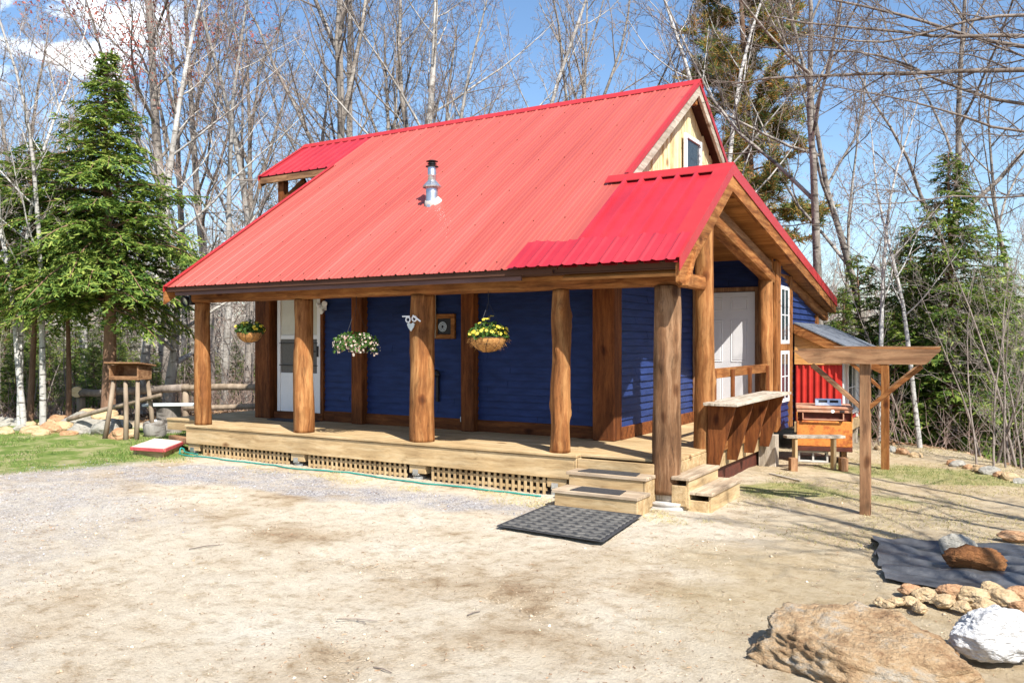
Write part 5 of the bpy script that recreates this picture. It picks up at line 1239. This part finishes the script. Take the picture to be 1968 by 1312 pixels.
for k, px in enumerate((268, 432, 518)): T('bare_tree', GREY[k % 2], px, 22 + k * 1.5, .85, ('pale trunk just right of the feeder box', 'pale trunk seen left of the yellow basket', 'pale trunk seen behind the left corner post')[k], k * 1.3)
# low sprawling tree
sp_ = bare_tree(31, 4.6, .17, 'bark_pale', 'twig', dict(seg=[7, 6, 5, 3, 2], t0=[.35, .2, .15, .1], n=[9, 7, 6, 4], lr=[.85, .5, .5, .45], ang=[(45, 75), (30, 55), (28, 55), (25, 60)], up=[.0, .05, .06, .05, .03], rr=[.6, .55, .5, .6]))
T('apple_tree', sp_, 322, 20, 1.0, 'low sprawling pale barked tree left of the first porch post', .3)
# clump of stems off to the right whose limbs hang into the picture and shade the sand
clump = [(15.6, -4.3, .09, -.10, .06, 61), (16.3, -3.2, .11, -.20, .14, 62), (15.2, -3.4, .07, -.12, .02, 63), (17.2, -2.2, .12, -.25, .22, 64), (16.2, -1.2, .10, -.26, .12, 65), (14.9, -3.5, .085, -.02, .02, 66), (14.6, -3.9, .06, .02, .03, 67), (14.4, -2.3, .075, -.03, -.02, 68), (14.6, -1.6, .065, -.02, .03, 69), (14.2, -.6, .07, .02, .02, 70), (13.9, .6, .05, -.02, .03, 74)]
for k, (x, y, r, lx, ly, sd) in enumerate(clump):
    ms = bare_tree(sd, 6.4 if k < 5 else 7.4, r, 'bark_maple', 'twig_dark', dict(t0=[.45 if k < 5 else .62, .2, .2, .1], n=[6, 4, 4, 3], max=3, lr=[.42, .45, .45, .45], seg=[10, 7, 5, 3, 2], taper=[.15 if k < 5 else .45, .25, .3, .4, .5], curl=[.05, .2, .3, .35, .4], up=[.0, .02, .05, .05, .03], ang=[(40, 75), (25, 50), (28, 55), (25, 60)]), lean=(lx, ly))
    place('bare_tree', ms, (x, y, TZ(x, y)), 0, 1, 'slender bare tree beyond the right edge with limbs reaching over the bank', 'tree', 'slender trees beyond the right edge')
# limbs that hang in at the upper right
ov = Tubes(); ovt = Tubes(); rr = random.Random(77)
Pov = dict(BP, seg=[12, 7, 5, 3, 2], n=[10, 7, 6, 4], t0=[.12, .15, .15, .1], ang=[(25, 55), (25, 50), (28, 55), (25, 60)], lr=[.42, .5, .5, .45], up=[-.01, .0, .02, .02, .02], curl=[.12, .22, .3, .35, .4])
base = Vector((13.2, 7.4, 0)); base.z = TZ(base.x, base.y)
tp = [base + Vector((-.25 * z_ * .12, .1 * z_ * .1, z_)) for z_ in np.linspace(-.3, 9, 12)]; ov.add(tp, list(np.linspace(.15, .05, 12)), 10)
for z_, dr, ln, r in ((6.0, (-.86, -.45, .04), 6.2, .050), (6.6, (-.86, -.50, .01), 5.6, .042), (5.5, (-.9, -.36, .0), 5.4, .036), (4.9, (-.86, -.40, .02), 5.0, .030), (6.3, (-.8, -.25, .10), 5.6, .042), (4.2, (-.85, -.5, .06), 4.6, .026), (7.2, (-.85, -.55, -.03), 5.5, .035), (6.0, (.6, .6, .3), 4, .05), (6.5, (.5, -.8, .3), 4, .05)):
    z_ -= base.z + .49; p = tp[0].lerp(tp[-1], (z_ + .3) / 9.3); grow(rr, p, Vector(dr), ln, r, 1, dict(Pov, seg=[12, 11, 5, 3, 2], n=[10, 13, 6, 4], lr=[.42, .36, .5, .45]), [ov, ovt], None)
t = thing('maple_tree', 'spreading bare tree whose long limbs hang into the upper right corner', 'tree')
for nm, tt, m_ in (('trunk', ov, 'bark_dark'), ('crown', ovt, 'twig_dark')):
    o = bpy.data.objects.new(nm, tt.mesh(nm, M[m_])); o.parent = t; COL.objects.link(o)

# bare trees filling the wood behind
rb = random.Random(17); k = 0
def where(px):
    for lim, t_ in ((60, 'at the far left edge'), (190, 'behind the big green hemlock'), (330, 'left of the red budded maple'), (480, 'behind the rail fence'), (620, 'above the low left end of the roof'), (760, 'above the roof near the forked tree'), (900, 'above the roof behind the chimney'), (1050, 'above the middle of the roof ridge'), (1200, 'above the right half of the ridge'), (1340, 'just left of the roof peak'), (1450, 'right behind the roof peak'), (1560, 'behind the browning pine'), (1680, 'above the porch gable end'), (1800, 'left of the tallest right hemlock'), (1900, 'behind the tallest right hemlock')):
        if px < lim: return t_
    return 'at the far right edge'
lab3 = {0: 'bare grey tree in the woods ', 1: 'bare tree with reddish twigs in the woods ', 2: 'forked bare tree in the woods '}
protos = [(MAPLE[0], 0), (GREY[0], 0), (GREY[1], 1), (GREY[2], 1), (MAPLE[1], 0), (FORK[0], 2), (GREENB, 0)]
for i in range(95):
    px = -150 + 2300 * (i + rb.random()) / 95; d = rb.uniform(28, 62); ms, kk = protos[rb.randrange(len(protos))]
    sc = rb.uniform(.68, 1.02); p = gp(px, d)
    place('bare_tree', ms, p, rb.uniform(0, 6.28), (sc, sc, sc * rb.uniform(.85, 1.1)), lab3[kk] + where(px), 'tree', ('bare grey trees in the woods', 'reddish bare trees in the woods', 'forked bare trees in the woods')[kk], (rb.uniform(-.025, .025), rb.uniform(-.025, .025)))

# evergreens
def hemlock(seed, H, W_, leaf, nb, z0=.12, r=.15, mat='hemleaf', bark='bark_hem', sub=11, lf=9, droop=.30, shape=.75, ragged=.35, ls=1.0):
    rr = random.Random(seed); tr = Tubes(); C, A, B = [], [], []
    tp = [Vector((.05 * sin(z * .7), .05 * cos(z * .9), z)) for z in np.linspace(-.4, H, 12)]; tr.add(tp, list(np.linspace(r, .012, 12)), 9)
    for i in range(nb):
        f = (i + rr.random()) / nb; z = H * (z0 + (1 - z0) * f ** .92); az = rr.uniform(0, 2 * pi)
        L_ = W_ * ((1 - f) ** shape) * rr.uniform(1 - ragged, 1.12) + .12; L_ *= min(1, .62 + f * 3)
        d = Vector((cos(az), sin(az), rr.uniform(.05, .75) if f > .3 else rr.uniform(-.1, .5))).normalized(); p = Vector((0, 0, z)); ns = 6; pts = [p]; dd = d.copy()
        for s_ in range(ns): dd = (dd + Vector((0, 0, -droop / ns)) + perp(dd, rr) * .07).normalized(); p = p + dd * L_ / ns; pts.append(p)
        r0 = .008 + .012 * L_; tr.add(pts, [r0 * (1 - .8 * q / ns) for q in range(ns + 1)], 4)
        side = dd.cross(Vector((0, 0, 1))).normalized()
        nsb = max(3, int(sub * L_ / W_ * 1.3) + 2)
        for j in range(nsb):
            t = .18 + .82 * (j + rr.random()) / nsb; q = t * ns; a = min(int(q), ns - 1); q0 = pts[a].lerp(pts[a + 1], q - a); bd = (pts[a + 1] - pts[a]).normalized()
            for sg in (-1, 1):
                if rr.random() < .12: continue
                l2 = L_ * .42 * (1.08 - t) * rr.uniform(.6, 1.3) + .10
                e = (bd * rr.uniform(.5, .9) + side * sg * rr.uniform(.5, 1) + Vector((0, 0, rr.uniform(-.6, .35)))).normalized(); nl = max(3, int(lf * l2 / .55))
                up = (side.cross(bd) if side.cross(bd).z > 0 else -side.cross(bd)); w = e.cross(up).normalized()
                for m_ in range(nl):
                    u = (m_ + rr.random()) / nl; c = q0 + e * l2 * u + Vector((0, 0, -.16 * l2 * u * u)); s2 = 1 if rr.random() < .5 else -1
                    ad = (e * .7 + w * s2 * rr.uniform(.4, 1.1) + Vector((rr.gauss(0, .22), rr.gauss(0, .22), rr.gauss(-.1, .25)))).normalized(); sz = leaf * rr.uniform(.6, 1.35)
                    bb = ad.cross(up + Vector((rr.gauss(0, .5), rr.gauss(0, .5), rr.gauss(0, .3)))).normalized()
                    C.append(c + ad * sz * .8); A.append(ad * sz); B.append(bb * sz * .34 * ls)
    return [tr.mesh('trunk', M[bark]), qmesh('crown', M[mat], C, A, B), None]
big = hemlock(1, 8.0, 3.2, .050, 290, z0=.31, r=.17, sub=14, lf=22, droop=.75, shape=1.15, ragged=.72)
T('hemlock_tree', big, 207, 18.0, 1.0, 'large bright green hemlock behind the feeder box', 1.0)
HM = [hemlock(2, 6.0, 1.8, .055, 130, z0=.10, r=.09, lf=13), hemlock(3, 7.0, 1.7, .055, 130, z0=.14, r=.09, lf=13, droop=.6, ragged=.55)]
T('hemlock_tree', hemlock(8, 6.2, 2.3, .07, 130, z0=.42, r=.08, lf=11, droop=.6), 62, 18.6, 1.0, 'smaller hemlock filling the gap left of the large one', 2.0)
T('hemlock_tree', hemlock(9, 4.9, 1.7, .06, 90, z0=.50, r=.07, lf=12, droop=.6), 128, 18.3, 1.0, 'bushy young hemlock tucked against the left side of the large one', .3)
big2 = hemlock(5, 7.3, 2.1, .050, 240, z0=.12, r=.13, sub=13, lf=18, shape=.75, droop=.8, ragged=.7)
T('hemlock_tree', big2, 1825, 17.5, .93, 'tallest hemlock on the right behind the leaning birch', 2.0)
T('hemlock_tree', big2, 1745, 19.5, .80, 'hemlock just left of the tallest one on the right', 4.0)
T('hemlock_tree', HM[0], 1650, 20.5, .85, 'low dark hemlock right of the grey lean-to roof', 1.0)
T('hemlock_tree', HM[1], 1915, 18.5, .85, 'hemlock behind the thin stems at the right edge', 5.0)
# underwood of young evergreens
rb = random.Random(23)
for i, (a, b_, d0, d1, s0, s1, nn_) in enumerate(((-120, 250, 24, 42, .42, .75, 20), (-60, 300, 21, 27, .25, .45, 10), (250, 560, 30, 48, .30, .60, 12), (1590, 2000, 17, 26, .35, .62, 20), (1600, 2050, 26, 40, .6, 1.1, 10))):
    for j in range(nn_):
        px = a + (b_ - a) * (j + rb.random()) / nn_; d = rb.uniform(d0, d1); p = gp(px, d)
        place('hemlock_tree', HM[j % 2], p, rb.uniform(0, 6.28), rb.uniform(s0, s1), 'young hemlock in the underwood ' + where(px), 'tree', 'young hemlocks at the left' if px < 800 else 'young hemlocks on the right bank')
# pine with browning needles
def pine(seed, H, W_, nb, mat='pineleaf'):
    rr = random.Random(seed); tr = Tubes(); C, A, B = [], [], []
    tp = [Vector((.15 * sin(z * .3), .1 * cos(z * .4), z)) for z in np.linspace(-.4, H, 12)]; tr.add(tp, list(np.linspace(.22, .03, 12)), 9)
    for i in range(nb):
        f = (i + rr.random()) / nb; z = H * (.30 + .70 * f); az = rr.uniform(0, 2 * pi); L_ = W_ * (1 - f * .75) * rr.uniform(.55, 1.15)
        p = Vector((0, 0, z)); dd = Vector((cos(az), sin(az), rr.uniform(0, .3))).normalized(); pts = [p]
        for s_ in range(6): dd = (dd + perp(dd, rr) * .16 + Vector((0, 0, .02))).normalized(); p = p + dd * L_ / 6; pts.append(p)
        tr.add(pts, [.035 * (1 - .13 * q) for q in range(7)], 5)
        for j in range(14):
            t = .3 + .7 * rr.random(); a = min(int(t * 6), 5); q0 = pts[a].lerp(pts[a + 1], t * 6 - a); e = (dd + perp(dd, rr) * .9 + Vector((0, 0, .2))).normalized(); l2 = rr.uniform(.15, .7); q1 = q0 + e * l2; tr.add([q0, q1], [.012, .006], 3)
            for c in (q1, q0.lerp(q1, .7), q0.lerp(q1, .4)):
                for m_ in range(24):
                    ad = (e * .5 + Vector((rr.gauss(0, 1), rr.gauss(0, 1), rr.gauss(.25, .7)))).normalized(); s_ = rr.uniform(.07, .13); C.append(c + ad * s_ + perp(ad, rr) * .05); A.append(ad * s_); B.append(perp(ad, rr) * .016)
    return [tr.mesh('trunk', M['bark_hem']), qmesh('crown', M[mat], C, A, B), None]
PN = pine(41, 17, 3.0, 85)
T('pine_tree', PN, 1432, 26, 1.0, 'tall pine with browning needles right of the gable', 1.0)
T('pine_tree', PN, 878, 40, .72, 'distant small pine showing above the middle of the roof ridge', 2.0)
T('pine_tree', PN, -10, 40, .62, 'distant pine at the left edge', 3.0)
# brush and saplings on the banks
rb = random.Random(29)
for (a, b_, d0, d1, nn_, lb, gr) in ((1870, 1990, 11.5, 14.5, 9, 'thin bare stem growing in the thicket at the right edge', 'bare stems at the right edge'), (1600, 1900, 15.5, 22, 10, 'bare leafless sapling growing', 'saplings on the right bank'), (-50, 560, 20, 28, 34, 'bare leafless sapling growing', 'saplings in the woods at the left')):
    for j in range(nn_):
        px = a + (b_ - a) * (j + rb.random()) / nn_; d = rb.uniform(d0, d1)
        place('sapling', SAP[j % 2], gp(px, d), rb.uniform(0, 6.28), rb.uniform(.45, 1.0) * (1 if px > 1800 else .9), lb + ('' if 'stem' in lb else ' ' + where(px)), 'sapling', gr, (rb.uniform(-.18, .18), rb.uniform(-.22, .14)))
# tangled low brush (nobody could count the stems)
br = Tubes(); rr = random.Random(33)
for (a, b_, d0, d1, nn_) in ((1600, 2050, 14.5, 24, 330), (-80, 620, 19.5, 32, 1100)):
    for j in range(nn_):
        d = rr.uniform(d0, d1); p = gp(rr.uniform(a, b_), d); h = rr.uniform(.5, 1.7); dd = Vector((rr.gauss(0, .5), rr.gauss(0, .5), 1)).normalized(); pts = [p]
        for s_ in range(3): dd = (dd + perp(dd, rr) * .3).normalized(); pts.append(pts[-1] + dd * h / 3)
        br.add(pts, [.008, .007, .005, .003], 3)
        for q in range(3): a_ = pts[1 + q % 3]; e = (dd + perp(dd, rr)).normalized(); br.add([a_, a_ + e * h * .3], [.004, .002], 3)
o = bpy.data.objects.new('brush', br.mesh('brush', M['twig_pink'])); COL.objects.link(o); tag(o, 'tangled bare brush and briars under the trees', 'brush', kind='stuff')
# the far wood that closes the view
fw = Tubes(); fc = Tubes(); rr = random.Random(55)
for j in range(640):
    px = rr.uniform(-500, 2500); d = rr.uniform(60, 115); p = gp(px, d); H = rr.uniform(12, 17) * (.8 + d / 300); r = rr.uniform(.08, .2); tpx = p + Vector((rr.gauss(0, .7), rr.gauss(0, .7), H))
    fw.add([p, p.lerp(tpx, .5), tpx], [r, r * .7, .02], 4)
    for q in range(34):
        t = rr.uniform(.12, .98); a_ = p.lerp(tpx, t); az = rr.uniform(0, 6.28); L_ = H * .26 * (1.15 - t) * rr.uniform(.5, 1.2) + .5; e = Vector((cos(az), sin(az), rr.uniform(.2, 1.1))).normalized(); b1 = a_ + e * L_ * .5; b2 = b1 + (e + Vector((0, 0, .35))).normalized() * L_ * .5
        fw.add([a_, b1, b2], [.045, .03, .012], 3)
        for w in range(4):
            u = rr.random(); c = a_.lerp(b2, u); g = (e + perp(e, rr) * .9).normalized(); fc.add([c, c + g * rr.uniform(.5, 1.2)], [.014, .006], 3)
o = bpy.data.objects.new('far_woods', fw.mesh('far_woods', M['bark_pale'])); COL.objects.link(o); tag(o, 'hazy mass of bare trunks far behind the cabin', 'woods', kind='stuff')
o = bpy.data.objects.new('far_twigs', fc.mesh('far_twigs', M['twig_pink'])); COL.objects.link(o); tag(o, 'fine pinkish grey twigs of the far woods', 'woods', kind='stuff')
